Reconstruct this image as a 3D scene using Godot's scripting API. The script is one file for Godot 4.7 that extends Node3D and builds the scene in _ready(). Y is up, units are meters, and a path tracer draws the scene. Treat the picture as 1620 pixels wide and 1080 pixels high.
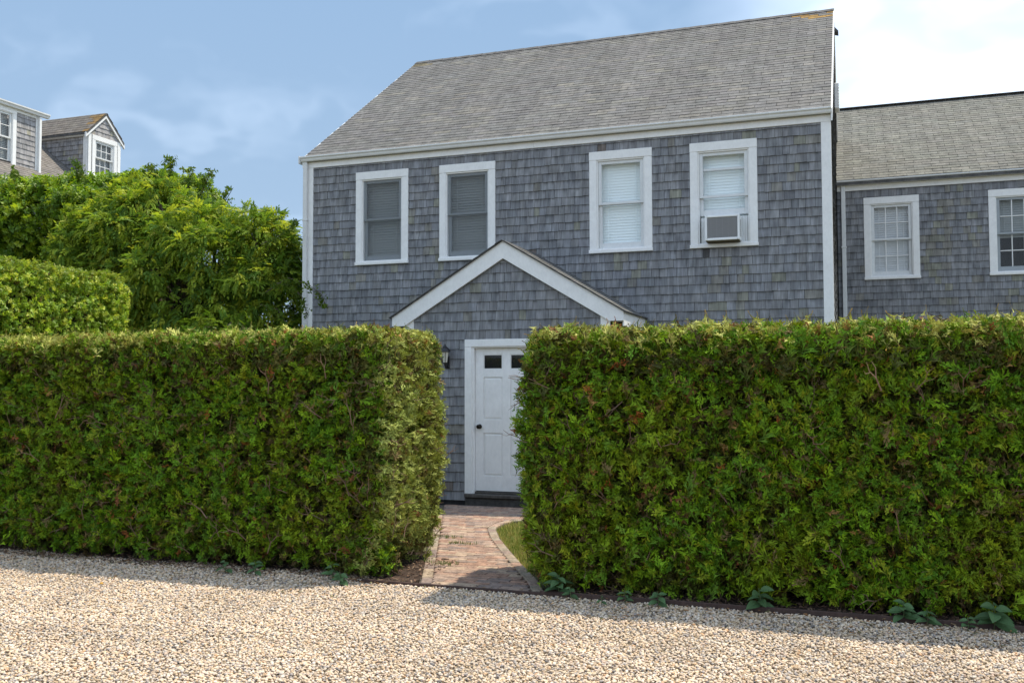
extends Node3D

const CAM := Vector3(0.2465, 1.6442, 13.7438)
var rng := RandomNumberGenerator.new()
var M := {}
var SH := []          # shared wall shingle meshes: one per tone and width
var SHW := [0.085, 0.105, 0.125, 0.15, 0.185]

# ------------------------------------------------------------------ helpers
func r(a: float, b: float) -> float:
	return rng.randf_range(a, b)

func sb() -> SurfaceTool:
	var st := SurfaceTool.new()
	st.begin(Mesh.PRIMITIVE_TRIANGLES)
	return st

func tri(st: SurfaceTool, a: Vector3, b: Vector3, c: Vector3, col := Color.WHITE) -> void:
	var n := (b - a).cross(c - a).normalized()   # counter-clockwise seen from outside; Godot wants clockwise
	st.set_color(col)
	st.set_normal(n)
	st.add_vertex(a); st.add_vertex(c); st.add_vertex(b)

func quad(st: SurfaceTool, a: Vector3, b: Vector3, c: Vector3, d: Vector3, col := Color.WHITE) -> void:
	tri(st, a, b, c, col)
	tri(st, a, c, d, col)

func qo(st: SurfaceTool, a: Vector3, b: Vector3, c: Vector3, d: Vector3, inside: Vector3, col := Color.WHITE) -> void:
	if (b - a).cross(c - a).dot((a + c) * 0.5 - inside) >= 0.0:
		quad(st, a, b, c, d, col)
	else:
		quad(st, d, c, b, a, col)

func to_(st: SurfaceTool, a: Vector3, b: Vector3, c: Vector3, inside: Vector3, col := Color.WHITE) -> void:
	if (b - a).cross(c - a).dot((a + b + c) / 3.0 - inside) >= 0.0:
		tri(st, a, b, c, col)
	else:
		tri(st, c, b, a, col)

# bevelled box: centre c, size s, bevel e (0 = sharp), basis B
func box(st: SurfaceTool, c: Vector3, s: Vector3, e := 0.0, col := Color.WHITE, B := Basis()) -> void:
	var h := s * 0.5
	var p := func(v: Vector3) -> Vector3: return c + B * v
	for a in 3:
		var u := (a + 1) % 3
		var w := (a + 2) % 3
		for sa in [-1.0, 1.0]:
			var q := []
			for k in [[-1, -1], [1, -1], [1, 1], [-1, 1]]:
				var v := Vector3()
				v[a] = sa * h[a]
				v[u] = k[0] * (h[u] - e)
				v[w] = k[1] * (h[w] - e)
				q.append(p.call(v))
			qo(st, q[0], q[1], q[2], q[3], c, col)
			if e > 0.0:
				for su in [-1.0, 1.0]:
					var q2 := []
					for k in [[0, -1], [0, 1], [1, 1], [1, -1]]:
						var v := Vector3()
						v[a] = sa * (h[a] if k[0] == 0 else h[a] - e)
						v[u] = su * (h[u] - e if k[0] == 0 else h[u])
						v[w] = k[1] * (h[w] - e)
						q2.append(p.call(v))
					qo(st, q2[0], q2[1], q2[2], q2[3], c, col)
	if e > 0.0:
		for sx in [-1.0, 1.0]:
			for sy in [-1.0, 1.0]:
				for sz in [-1.0, 1.0]:
					to_(st, p.call(Vector3(sx * h.x, sy * (h.y - e), sz * (h.z - e))), p.call(Vector3(sx * (h.x - e), sy * h.y, sz * (h.z - e))), p.call(Vector3(sx * (h.x - e), sy * (h.y - e), sz * h.z)), c, col)

func box2(st: SurfaceTool, a: Vector3, b: Vector3, e := 0.0, col := Color.WHITE) -> void:
	box(st, (a + b) * 0.5, (b - a).abs(), e, col)

# polygon in local xy, extruded from z = 0 to z = depth, placed by xf
func prism(st: SurfaceTool, poly: PackedVector2Array, xf: Transform3D, depth: float, col := Color.WHITE) -> void:
	if Geometry2D.is_polygon_clockwise(poly):
		poly = poly.duplicate()
		poly.reverse()
	var n := poly.size()
	var idx := Geometry2D.triangulate_polygon(poly)
	var f := func(v: Vector2, z: float) -> Vector3: return xf * Vector3(v.x, v.y, z)
	for i in range(0, idx.size(), 3):
		var a := poly[idx[i]]
		var b := poly[idx[i + 1]]
		var c := poly[idx[i + 2]]
		if (b - a).cross(c - a) < 0.0:
			var t := b
			b = c
			c = t
		tri(st, f.call(a, depth), f.call(b, depth), f.call(c, depth), col)
		tri(st, f.call(a, 0.0), f.call(c, 0.0), f.call(b, 0.0), col)
	for i in n:
		var a := poly[i]
		var b := poly[(i + 1) % n]
		quad(st, f.call(a, 0.0), f.call(b, 0.0), f.call(b, depth), f.call(a, depth), col)

func tube(st: SurfaceTool, pts: Array, radii: Array, sides := 6, col := Color.WHITE) -> void:
	var rings := []
	for i in pts.size():
		var d: Vector3 = (pts[min(i + 1, pts.size() - 1)] - pts[max(i - 1, 0)]).normalized()
		var u := d.cross(Vector3(0.31, 0.2, 0.93)).normalized()
		var v := d.cross(u)
		var ring := []
		for k in sides:
			var an := TAU * k / sides
			ring.append([pts[i] + (u * cos(an) + v * sin(an)) * radii[i], u * cos(an) + v * sin(an)])
		rings.append(ring)
	st.set_color(col)
	for i in rings.size() - 1:
		for k in sides:
			var a = rings[i][k]
			var b = rings[i][(k + 1) % sides]
			var c = rings[i + 1][(k + 1) % sides]
			var d = rings[i + 1][k]
			for q in [a, c, b, a, d, c]:
				st.set_normal(q[1])
				st.add_vertex(q[0])

# lathe round local z: profile of (radius, z)
func lathe(st: SurfaceTool, prof: Array, xf: Transform3D, sides := 16, col := Color.WHITE) -> void:
	for i in prof.size() - 1:
		for k in sides:
			var a0 := TAU * k / sides
			var a1 := TAU * (k + 1) / sides
			var p: Vector2 = prof[i]
			var q: Vector2 = prof[i + 1]
			var A := xf * Vector3(cos(a0) * p.x, sin(a0) * p.x, p.y)
			var B := xf * Vector3(cos(a1) * p.x, sin(a1) * p.x, p.y)
			var C := xf * Vector3(cos(a1) * q.x, sin(a1) * q.x, q.y)
			var D := xf * Vector3(cos(a0) * q.x, sin(a0) * q.x, q.y)
			var mid := xf * Vector3(0, 0, (p.y + q.y) * 0.5 - (p.x - q.x) * 0.001)
			if p.x > 1e-5:
				to_(st, A, B, C, mid, col)
			if q.x > 1e-5:
				to_(st, A, C, D, mid, col)

func obj(called: String, what, mat: Material, parent: Node = self) -> MeshInstance3D:
	var o := MeshInstance3D.new()
	o.name = called
	o.mesh = what.commit() if what is SurfaceTool else what
	if mat:
		o.material_override = mat
	parent.add_child(o, true)
	return o

var taken := {}
func numbered(called: String) -> String:
	var k: int = taken.get(called, 0)
	taken[called] = k + 1
	return called if k == 0 else "%s_%03d" % [called, k]

func tag(o: Node, label: String, category := "", group := "", kind := "") -> Node:
	o.name = numbered(o.name)
	o.set_meta("label", label)
	if category:
		o.set_meta("category", category)
	if group:
		o.set_meta("group", group)
	if kind:
		o.set_meta("kind", kind)
	return o

func thing(called: String, label: String, category: String, at := Vector3.ZERO, group := "") -> Node3D:
	var o := Node3D.new()
	o.name = numbered(called)
	add_child(o)
	o.position = at
	o.set_meta("label", label)
	o.set_meta("category", category)
	if group:
		o.set_meta("group", group)
	return o

func lin(c: Color) -> Color:
	return c.linear_to_srgb()

func mat(called: String, albedo: Color, rough := 0.8, vertex := false) -> StandardMaterial3D:
	var m := StandardMaterial3D.new()
	m.resource_name = called
	m.albedo_color = lin(albedo)
	m.roughness = rough
	m.vertex_color_use_as_albedo = vertex
	M[called] = m
	return m

# tileable grey texture made of stretched noise layers: [frequency, px wide, px high, amplitude, seed]
func grey(side: int, layers: Array, mean: float) -> Image:
	var acc := PackedFloat32Array()
	acc.resize(side * side)
	acc.fill(mean)
	for l in layers:
		var n := FastNoiseLite.new()
		n.seed = l[4]
		n.frequency = l[0]
		n.noise_type = FastNoiseLite.TYPE_SIMPLEX_SMOOTH
		n.fractal_octaves = 3
		var im := n.get_seamless_image(l[1], l[2], false, false, 0.15, true)
		im.resize(side, side, Image.INTERPOLATE_CUBIC)
		im.convert(Image.FORMAT_L8)
		var b := im.get_data()
		var amp: float = l[3]
		for i in b.size():
			acc[i] += (b[i] / 255.0 - 0.5) * 2.0 * amp
	var out := PackedByteArray()
	out.resize(side * side)
	for i in acc.size():
		out[i] = int(clampf(acc[i], 0.0, 1.0) * 255.0)
	return Image.create_from_data(side, side, false, Image.FORMAT_L8, out)

func tri_tex(m: StandardMaterial3D, t: Texture2D, scale: Vector3, bump := 0.0) -> void:
	m.albedo_texture = t
	m.uv1_triplanar = true
	m.uv1_world_triplanar = true
	m.uv1_scale = scale
	if bump > 0.0:
		m.heightmap_enabled = true
		m.heightmap_texture = t
		m.heightmap_scale = bump

func multi(called: String, mesh: Mesh, material: Material, xfs: Array, cols: Array, parent: Node = self) -> MultiMeshInstance3D:
	var mm := MultiMesh.new()
	mm.transform_format = MultiMesh.TRANSFORM_3D
	mm.use_colors = true
	mm.mesh = mesh
	mm.instance_count = xfs.size()
	var b := PackedFloat32Array()
	b.resize(xfs.size() * 16)
	var k := 0
	for i in xfs.size():
		var t: Transform3D = xfs[i]
		var c: Color = cols[i]
		b[k] = t.basis.x.x; b[k + 1] = t.basis.y.x; b[k + 2] = t.basis.z.x; b[k + 3] = t.origin.x
		b[k + 4] = t.basis.x.y; b[k + 5] = t.basis.y.y; b[k + 6] = t.basis.z.y; b[k + 7] = t.origin.y
		b[k + 8] = t.basis.x.z; b[k + 9] = t.basis.y.z; b[k + 10] = t.basis.z.z; b[k + 11] = t.origin.z
		b[k + 12] = c.r; b[k + 13] = c.g; b[k + 14] = c.b; b[k + 15] = 1.0
		k += 16
	mm.buffer = b
	var o := MultiMeshInstance3D.new()
	o.name = called
	o.multimesh = mm
	o.material_override = material
	o.set_meta("kind", "stuff")
	parent.add_child(o, true)
	return o

func rdir() -> Vector3:
	var z := r(-1, 1)
	var a := r(0, TAU)
	var s := sqrt(1 - z * z)
	return Vector3(s * cos(a), z, s * sin(a))

# a basis whose y axis is d, rolled at random, scaled
func aim(d: Vector3, s: float, flat := 0.0, up := Vector3.UP) -> Basis:
	var y := d.normalized()
	var zr := rdir().lerp(up, flat)
	var x := y.cross(zr)
	if x.length() < 1e-3:
		x = y.cross(Vector3(1, 0.3, 0.2))
	x = x.normalized()
	return Basis(x * s, y * s, x.cross(y) * s)

# ------------------------------------------------------------------ shingles
func make_shingle_meshes(tones: Array) -> void:
	for t: Color in tones:
		for twin in 2:
			var row := []
			for w: float in SHW:
				var st := sb()
				var hw := w * 0.5 - r(0.0014, 0.0026)
				var k0 := r(-0.004, 0.004)
				var k1 := r(-0.004, 0.004)
				var tk := r(0.014, 0.020)
				var mid := r(0.055, 0.095)
				# three columns of grain, each weathered a little differently; dark drip stains under the course above
				var cut := [-hw, -hw + 2.0 * hw * r(0.2, 0.45), -hw + 2.0 * hw * r(0.55, 0.85), hw]
				for c in 3:
					var g := r(0.94, 1.05)
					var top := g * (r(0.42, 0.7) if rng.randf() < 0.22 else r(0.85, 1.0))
					var ca: float = lerpf(k0, k1, float(cut[c] + hw) / (2.0 * hw))
					var cb: float = lerpf(k0, k1, float(cut[c + 1] + hw) / (2.0 * hw))
					var a := Vector3(cut[c], ca, tk)
					var b := Vector3(cut[c + 1], cb, tk)
					var d := Vector3(cut[c], mid, tk * 0.6)
					var e := Vector3(cut[c + 1], mid, tk * 0.6)
					var f := Vector3(cut[c], 0.137, 0.0022)
					var h := Vector3(cut[c + 1], 0.137, 0.0022)
					quad(st, a, b, e, d, t * g)
					st.set_color(t * g)
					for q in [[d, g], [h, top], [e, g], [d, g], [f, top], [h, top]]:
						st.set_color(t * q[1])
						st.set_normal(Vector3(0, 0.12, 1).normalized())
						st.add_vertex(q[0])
				var A := Vector3(-hw, k0, tk)
				var B := Vector3(hw, k1, tk)
				quad(st, Vector3(-hw, k0, 0), Vector3(hw, k1, 0), B, A, t * 0.45)  # underside darkened in colour to strengthen the shadow line below each course
				tri(st, Vector3(-hw, k0, 0), A, Vector3(-hw, 0.137, 0.001), t * 0.95)
				tri(st, B, Vector3(hw, k1, 0), Vector3(hw, 0.137, 0.001), t * 0.95)
				row.append(st.commit())
			SH.append(row)

# rows of shingles on a wall plane: local x along, y up, z out. holes: Rect2 in local xy. span: func(y) -> Vector2
func shingles(into: Array, x0: float, x1: float, y0: float, y1: float, holes: Array, xf: Transform3D, parent: Node, expo := 0.127, wide := false, span = null, special = null) -> void:
	var y := y0
	while y < y1 - 0.01:
		var h: float = min(expo, y1 - y)
		var lo := x0
		var hi := x1
		if span != null:
			var sp: Vector2 = span.call(y + h * 0.5)
			lo = sp.x
			hi = sp.y
		if hi - lo < 0.03:
			y += expo
			continue
		# strips: [from x, to x, from y, height]
		var strips := [[lo, hi, y, h]]
		for ho: Rect2 in holes:
			var next := []
			for s in strips:
				if ho.position.y >= s[2] + s[3] or ho.end.y <= s[2] or ho.position.x >= s[1] or ho.end.x <= s[0]:
					next.append(s)
					continue
				if ho.position.x > s[0]:
					next.append([s[0], ho.position.x, s[2], s[3]])
				if ho.end.x < s[1]:
					next.append([ho.end.x, s[1], s[2], s[3]])
				var ma: float = max(ho.position.x, s[0])
				var mb: float = min(ho.end.x, s[1])
				if ho.end.y < s[2] + s[3] - 0.015:
					next.append([ma, mb, ho.end.y, s[2] + s[3] - ho.end.y])
				if ho.position.y > s[2] + 0.015:
					next.append([ma, mb, s[2], ho.position.y - s[2]])
			strips = next
		for s in strips:
			var x: float = s[0]
			while x < s[1] - 0.004:
				var w := r(0.075, 0.2) if not wide else r(0.15, 0.3)
				if rng.randf() < 0.35:
					w = r(0.09, 0.14)
				if s[1] - x - w < 0.07:
					w = s[1] - x
				var k := 0
				for j in SHW.size():
					if absf(SHW[j] - w) < absf(SHW[k] - w):
						k = j
				var t := 2 + rng.randi() % (SH.size() - 8)
				var luck := rng.randf()
				if luck < 0.004:
					t = SH.size() - 5
				elif luck < 0.018:
					t = SH.size() - 3
				elif luck < 0.05:
					t = SH.size() - 1
				if special != null:
					t = special.call(x + w * 0.5, s[2], t)
				var loc := Transform3D(Basis().scaled(Vector3(w / SHW[k], s[3] / 0.127 * 1.0, 1)), Vector3(x + w * 0.5, s[2] + r(-0.002, 0.002), r(0.0, 0.0022)))
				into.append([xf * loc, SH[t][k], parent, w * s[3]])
				x += w
			pass
		y += expo

# the largest-showing ones become parts of their own, the rest one joined part
func lay_shingles(list: Array, limit: int, seen: Callable, m: Material = null) -> void:
	if m == null:
		m = M.shingle
	var order := []
	for i in list.size():
		var p: Vector3 = list[i][0].origin
		var sc: float = list[i][3] / p.distance_squared_to(CAM) if seen.call(p) else 0.0
		order.append([sc, i])
	order.sort_custom(func(a, b): return a[0] > b[0])
	var joined := {}
	for n in order.size():
		var it = list[order[n][1]]
		if n < limit and order[n][0] > 0.0:
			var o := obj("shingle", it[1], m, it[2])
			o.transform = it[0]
		else:
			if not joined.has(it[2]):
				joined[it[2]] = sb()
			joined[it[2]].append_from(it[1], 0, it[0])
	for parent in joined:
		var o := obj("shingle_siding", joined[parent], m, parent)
		o.set_meta("kind", "stuff")

# asphalt tabs on a slope: origin at the eave's left end, u along the eave, v up the slope
func roof_tabs(st: SurfaceTool, origin: Vector3, u: Vector3, v: Vector3, width: float, length: float, tone: Callable, tab := 0.305, expo := 0.127) -> void:
	var n := u.cross(v).normalized()
	var rows := int(ceil(length / expo))
	for i in rows:
		var s := i * expo
		var off := (i % 2) * tab * 0.5 + r(-0.02, 0.02)
		var x := -off
		while x < width:
			var a: float = max(x, 0.0)
			var b: float = min(x + tab - 0.006, width)
			if b - a > 0.02:
				var c: Color = tone.call((a + b) * 0.5, s)
				var e: float = min(s + expo + 0.01, length)
				var th := r(0.006, 0.010)
				var sag := r(-0.003, 0.003)
				var p0 := origin + u * a + v * (s + sag) + n * th
				var p1 := origin + u * b + v * (s + sag + r(-0.002, 0.002)) + n * th * r(0.8, 1.2)
				var p2 := origin + u * b + v * e + n * 0.0015
				var p3 := origin + u * a + v * e + n * 0.0015
				quad(st, p0, p1, p2, p3, c)
				quad(st, p0 - n * th, p1 - n * th, p1, p0, c * 0.75)
				quad(st, p0 - n * th, p0, p3, p3 - n * 0.0015, c)
				quad(st, p1, p1 - n * th, p2 - n * 0.0015, p2, c)
			x += tab

func wall_sheet(st: SurfaceTool, x0: float, x1: float, y0: float, y1: float, holes: Array, xf: Transform3D, thick := 0.12) -> void:
	# a wall of thickness with openings, split into boxes
	var xs := [x0, x1]
	for h: Rect2 in holes:
		xs.append(h.position.x)
		xs.append(h.end.x)
	xs.sort()
	for i in xs.size() - 1:
		if xs[i + 1] - xs[i] < 1e-4:
			continue
		var m: float = (xs[i] + xs[i + 1]) * 0.5
		var spans := [[y0, y1]]
		for h: Rect2 in holes:
			if h.position.x < m and h.end.x > m:
				var next := []
				for s in spans:
					if h.position.y > s[0]:
						next.append([s[0], min(s[1], h.position.y)])
					if h.end.y < s[1]:
						next.append([max(s[0], h.end.y), s[1]])
				spans = next
		for s in spans:
			var a := xf * Vector3(xs[i], s[0], -thick)
			var b := xf * Vector3(xs[i + 1], s[1], -0.002)
			box2(st, a.min(b), a.max(b))

# ------------------------------------------------------------------ windows
# xf: local x along the wall from the casing's left edge, y up from the sill's bottom, z out
func window(parent: Node, xf: Transform3D, w: float, h: float, sash_mat: Material, blind_mat: Material, lites: Vector2i, screened: bool, raised := 0.0, blind_drop := 1.0) -> MeshInstance3D:
	var st := sb()
	var z := 0.030
	# casing: head, two legs, sill
	box2(st, Vector3(0.0, h - 0.128, -0.003), Vector3(w, h, z), 0.004)
	box2(st, Vector3(0.002, 0.052, -0.003), Vector3(0.114, h - 0.129, z - 0.003), 0.004)
	box2(st, Vector3(w - 0.114, 0.052, -0.003), Vector3(w - 0.002, h - 0.129, z - 0.003), 0.004)
	box2(st, Vector3(-0.006, 0.0, -0.003), Vector3(w + 0.006, 0.051, z + 0.018), 0.005)
	# jamb linings
	box2(st, Vector3(0.1141, 0.0515, -0.11), Vector3(0.132, h - 0.1285, 0.012), 0.002)
	box2(st, Vector3(w - 0.132, 0.0515, -0.11), Vector3(w - 0.1141, h - 0.1285, 0.012), 0.002)
	box2(st, Vector3(0.1325, h - 0.148, -0.11), Vector3(w - 0.1325, h - 0.1285, 0.014), 0.002)
	box2(st, Vector3(0.1325, 0.0515, -0.11), Vector3(w - 0.1325, 0.07, 0.010), 0.002)
	var win := obj("window", st, M.trim, parent)
	win.transform = xf
	var meet := h * 0.485
	var x0 := 0.1335
	var x1 := w - 0.1335
	# upper sash (outer), lower sash (inner)
	for k in 2:
		var ya := meet - 0.016 if k == 0 else 0.072 + raised
		var yb := h - 0.149 if k == 0 else meet + 0.016 + raised
		var za := -0.042 if k == 0 else -0.080
		var zb := -0.006 if k == 0 else -0.044
		var lo := 0.036 if k == 0 else 0.085
		var hi := 0.045 if k == 0 else 0.034
		var sx := 0.05
		var s2 := sb()
		box2(s2, Vector3(x0, ya, za), Vector3(x0 + sx, yb, zb), 0.003)
		box2(s2, Vector3(x1 - sx, ya, za), Vector3(x1, yb, zb), 0.003)
		box2(s2, Vector3(x0 + sx + 0.0003, ya, za), Vector3(x1 - sx - 0.0003, ya + lo, zb - 0.001), 0.003)
		box2(s2, Vector3(x0 + sx + 0.0003, yb - hi, za), Vector3(x1 - sx - 0.0003, yb, zb - 0.001), 0.003)
		var sash := obj("upper_sash" if k == 0 else "lower_sash", s2, sash_mat, win)
		var gx0 := x0 + sx - 0.004
		var gx1 := x1 - sx + 0.004
		var gy0 := ya + lo - 0.004
		var gy1 := yb - hi + 0.004
		var zc := (za + zb) * 0.5
		if lites.x > 1:
			var s3 := sb()
			for i in range(1, lites.x):
				var xx := lerpf(gx0, gx1, float(i) / lites.x)
				box2(s3, Vector3(xx - 0.008, gy0, zc - 0.012), Vector3(xx + 0.008, gy1, zc + 0.012), 0.002)
			for j in range(1, lites.y):
				var yy := lerpf(gy0, gy1, float(j) / lites.y)
				for i in lites.x:
					box2(s3, Vector3(lerpf(gx0, gx1, float(i) / lites.x) + 0.0085, yy - 0.008, zc - 0.011), Vector3(lerpf(gx0, gx1, float(i + 1) / lites.x) - 0.0085, yy + 0.008, zc + 0.011), 0.002)
			obj("muntins", s3, M.trim, win)
		for i in lites.x:
			for j in lites.y:
				var g := sb()
				var pa := Vector2(lerpf(gx0, gx1, float(i) / lites.x) + 0.001, lerpf(gy0, gy1, float(j) / lites.y) + 0.001)
				var pb := Vector2(lerpf(gx0, gx1, float(i + 1) / lites.x) - 0.001, lerpf(gy0, gy1, float(j + 1) / lites.y) - 0.001)
				quad(g, Vector3(pa.x, pa.y, zc), Vector3(pb.x, pa.y, zc), Vector3(pb.x, pb.y, zc), Vector3(pa.x, pb.y, zc))
				var pane := obj("pane", g, M.glass, win)
				pane.rotation.y = r(-0.002, 0.002)
	if screened:
		var sc := sb()
		box2(sc, Vector3(x0 + 0.012, 0.075, -0.004), Vector3(x1 - 0.012, h - 0.155, -0.0035))
		obj("insect_screen", sc, M.screen, win)
	# venetian blind
	if blind_mat:
		var bl := sb()
		var n := int((h - 0.22) / 0.042)
		for i in int(n * blind_drop):
			var yy := h - 0.16 - i * 0.042
			var B := Basis(Vector3.RIGHT, r(1.33, 1.38) if blind_mat == M.blind_white else r(1.02, 1.14))
			box(bl, Vector3(w * 0.5 + r(-0.002, 0.002), yy, -0.125), Vector3(x1 - x0 - 0.02, 0.0022, 0.049), 0.0, Color.WHITE, B)
		for q in [0.28, 0.72]:
			box2(bl, Vector3(w * q - 0.004, 0.09 + (1.0 - blind_drop) * (h - 0.22), -0.098), Vector3(w * q + 0.004, h - 0.15, -0.0965))
		obj("blind", bl, blind_mat, win)
	return win

# ------------------------------------------------------------------ foliage meshes
var lift := 0.0
func bend_lift(v: float) -> void:
	lift = v

func spray_mesh(seed_: int) -> ArrayMesh:      # flat fan of scale-leaved arborvitae, length 1 along y
	var g := RandomNumberGenerator.new()
	g.seed = seed_
	var st := sb()
	bend_lift(0.0)
	var bend := func(p: Vector2) -> Vector3: return Vector3(p.x, p.y, -0.22 * p.y * p.y - 0.35 * p.x * p.x + lift * absf(p.x))
	var leaf := func(a: Vector2, b: Vector2, wa: float, wb: float, ca: Color, cb: Color) -> void:
		var d := (b - a).normalized()
		var s := Vector2(-d.y, d.x)
		var m := a.lerp(b, 0.6)
		var P := [a - s * wa, a + s * wa, m + s * wb, b, m - s * wb]
		var cs := [ca, ca, cb, cb, cb]
		var V := []
		for p in P:
			V.append(bend.call(p))
		var n: Vector3 = (V[2] - V[0]).cross(V[3] - V[0]).normalized()
		if n.z < 0:
			n = -n
		for t in [[0, 1, 2], [0, 2, 4], [4, 2, 3]]:
			for k in t:
				st.set_color(cs[k]); st.set_normal(n); st.add_vertex(V[k])
	var c0 := Color(0.32, 0.28, 0.3)  # dark bases under bright tips: shade between sprays painted into the colour
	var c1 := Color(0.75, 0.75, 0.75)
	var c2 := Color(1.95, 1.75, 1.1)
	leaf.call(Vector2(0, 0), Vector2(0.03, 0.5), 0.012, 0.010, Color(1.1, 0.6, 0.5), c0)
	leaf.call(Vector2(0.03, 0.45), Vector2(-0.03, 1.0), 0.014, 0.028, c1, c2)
	for i in 6:
		for sgn: float in [-1.0, 1.0]:
			var t: float = 0.16 + 0.125 * i + (0.06 if sgn > 0 else 0.0) + g.randf_range(-0.02, 0.02)
			if g.randf() < 0.12:
				continue
			var an: float = g.randf_range(0.42, 0.70)
			var L: float = (0.30 * (1.0 - t) + 0.13) * g.randf_range(0.7, 1.35)
			lift = g.randf_range(-0.9, 0.9)
			var base := Vector2(0.02 * t, t)
			var d := Vector2(sgn * sin(an), cos(an))
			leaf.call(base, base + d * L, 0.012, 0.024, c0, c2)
			for s2: float in [-1.0, 1.0]:
				var q := base + d * L * (0.45 if s2 > 0 else 0.6)
				var a2: float = an * sgn + s2 * g.randf_range(0.4, 0.65)
				leaf.call(q, q + Vector2(sin(a2), cos(a2)) * L * g.randf_range(0.32, 0.5), 0.010, 0.019, c1, c2)
	return st.commit()

func leaflet(st: SurfaceTool, base: Vector3, d: Vector3, up: Vector3, L: float, W: float, ca: Color, cb: Color) -> void:
	var s := d.cross(up).normalized()
	var n := s.cross(d).normalized()
	var a := base
	var l1 := base + d * L * 0.38 + s * W + n * W * 0.35
	var r1 := base + d * L * 0.38 - s * W + n * W * 0.35
	var m := base + d * L * 0.42
	var t := base + d * L - n * L * 0.12
	var tris := [[a, m, l1], [a, r1, m], [l1, m, t], [m, r1, t]]
	for q in tris:
		var nn: Vector3 = (q[1] - q[0]).cross(q[2] - q[0]).normalized()
		var fl: bool = nn.dot(n) < 0
		for k in ([0, 1, 2] if fl else [0, 2, 1]):
			st.set_color(cb if q[k] == t else ca)
			st.set_normal(-nn if fl else nn)
			st.add_vertex(q[k])

func pinnate_mesh(seed_: int, pairs: int) -> ArrayMesh:    # compound leaf, length 1 along y, top side +z
	var g := RandomNumberGenerator.new()
	g.seed = seed_
	var st := sb()
	var rach := func(t: float) -> Vector3: return Vector3(0, t * 0.93, 0.10 * sin(t * PI) - 0.28 * t * t)
	tube(st, [rach.call(0.0), rach.call(0.5), rach.call(1.0)], [0.012, 0.009, 0.005], 3, Color(0.9, 0.8, 0.5))
	for i in pairs:
		var t := 0.22 + 0.74 * i / pairs
		for s: float in [-1.0, 1.0]:
			var d := Vector3(s * g.randf_range(0.8, 1.0), g.randf_range(0.35, 0.75), g.randf_range(-0.55, 0.05)).normalized()
			var v := g.randf_range(0.85, 1.15)
			leaflet(st, rach.call(t), d, Vector3(0, 0, 1), g.randf_range(0.30, 0.40), 0.072, Color(v, v, v), Color(v * 1.1, v * 1.05, v))
	leaflet(st, rach.call(1.0), Vector3(0.05, 0.9, -0.4).normalized(), Vector3(0, 0, 1), 0.38, 0.075, Color.WHITE, Color(1.1, 1.05, 1))
	return st.commit()

func sprig_mesh(seed_: int, n: int, L: float, W: float) -> ArrayMesh:   # short twig with simple leaves
	var g := RandomNumberGenerator.new()
	g.seed = seed_
	var st := sb()
	tube(st, [Vector3.ZERO, Vector3(0.02, 0.5, 0.03), Vector3(0, 1, 0)], [0.02, 0.014, 0.008], 3, Color(0.9, 0.65, 0.45))
	for i in n:
		var t := 0.15 + 0.85 * i / n
		var a := i * 2.4 + g.randf_range(-0.4, 0.4)
		var d := Vector3(cos(a), g.randf_range(0.25, 0.8), sin(a)).normalized()
		var v := g.randf_range(0.8, 1.15)
		leaflet(st, Vector3(0, t, 0), d, Vector3.UP, L * g.randf_range(0.8, 1.2), W, Color(v, v, v), Color(v * 1.05, v * 1.05, v))
	return st.commit()

func twig_mesh() -> ArrayMesh:
	var st := sb()
	tube(st, [Vector3.ZERO, Vector3(0.06, 0.4, 0.03), Vector3(-0.02, 0.75, 0.0), Vector3(0.05, 1.0, 0.04)], [0.022, 0.017, 0.012, 0.006], 4)
	tube(st, [Vector3(0.06, 0.4, 0.03), Vector3(0.22, 0.6, 0.1), Vector3(0.27, 0.8, 0.08)], [0.013, 0.01, 0.005], 4)
	tube(st, [Vector3(0.0, 0.68, 0.01), Vector3(-0.16, 0.82, -0.06), Vector3(-0.2, 0.97, -0.05)], [0.011, 0.008, 0.004], 4)
	return st.commit()

# ------------------------------------------------------------------ the scene
func _ready() -> void:
	rng.seed = 20240611
	camera_sky_sun()
	materials()
	ground()
	main_house()
	wing()
	rear_house()
	hedges()
	shrubs()
	path()
	small_things()
	gravel()

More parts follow.
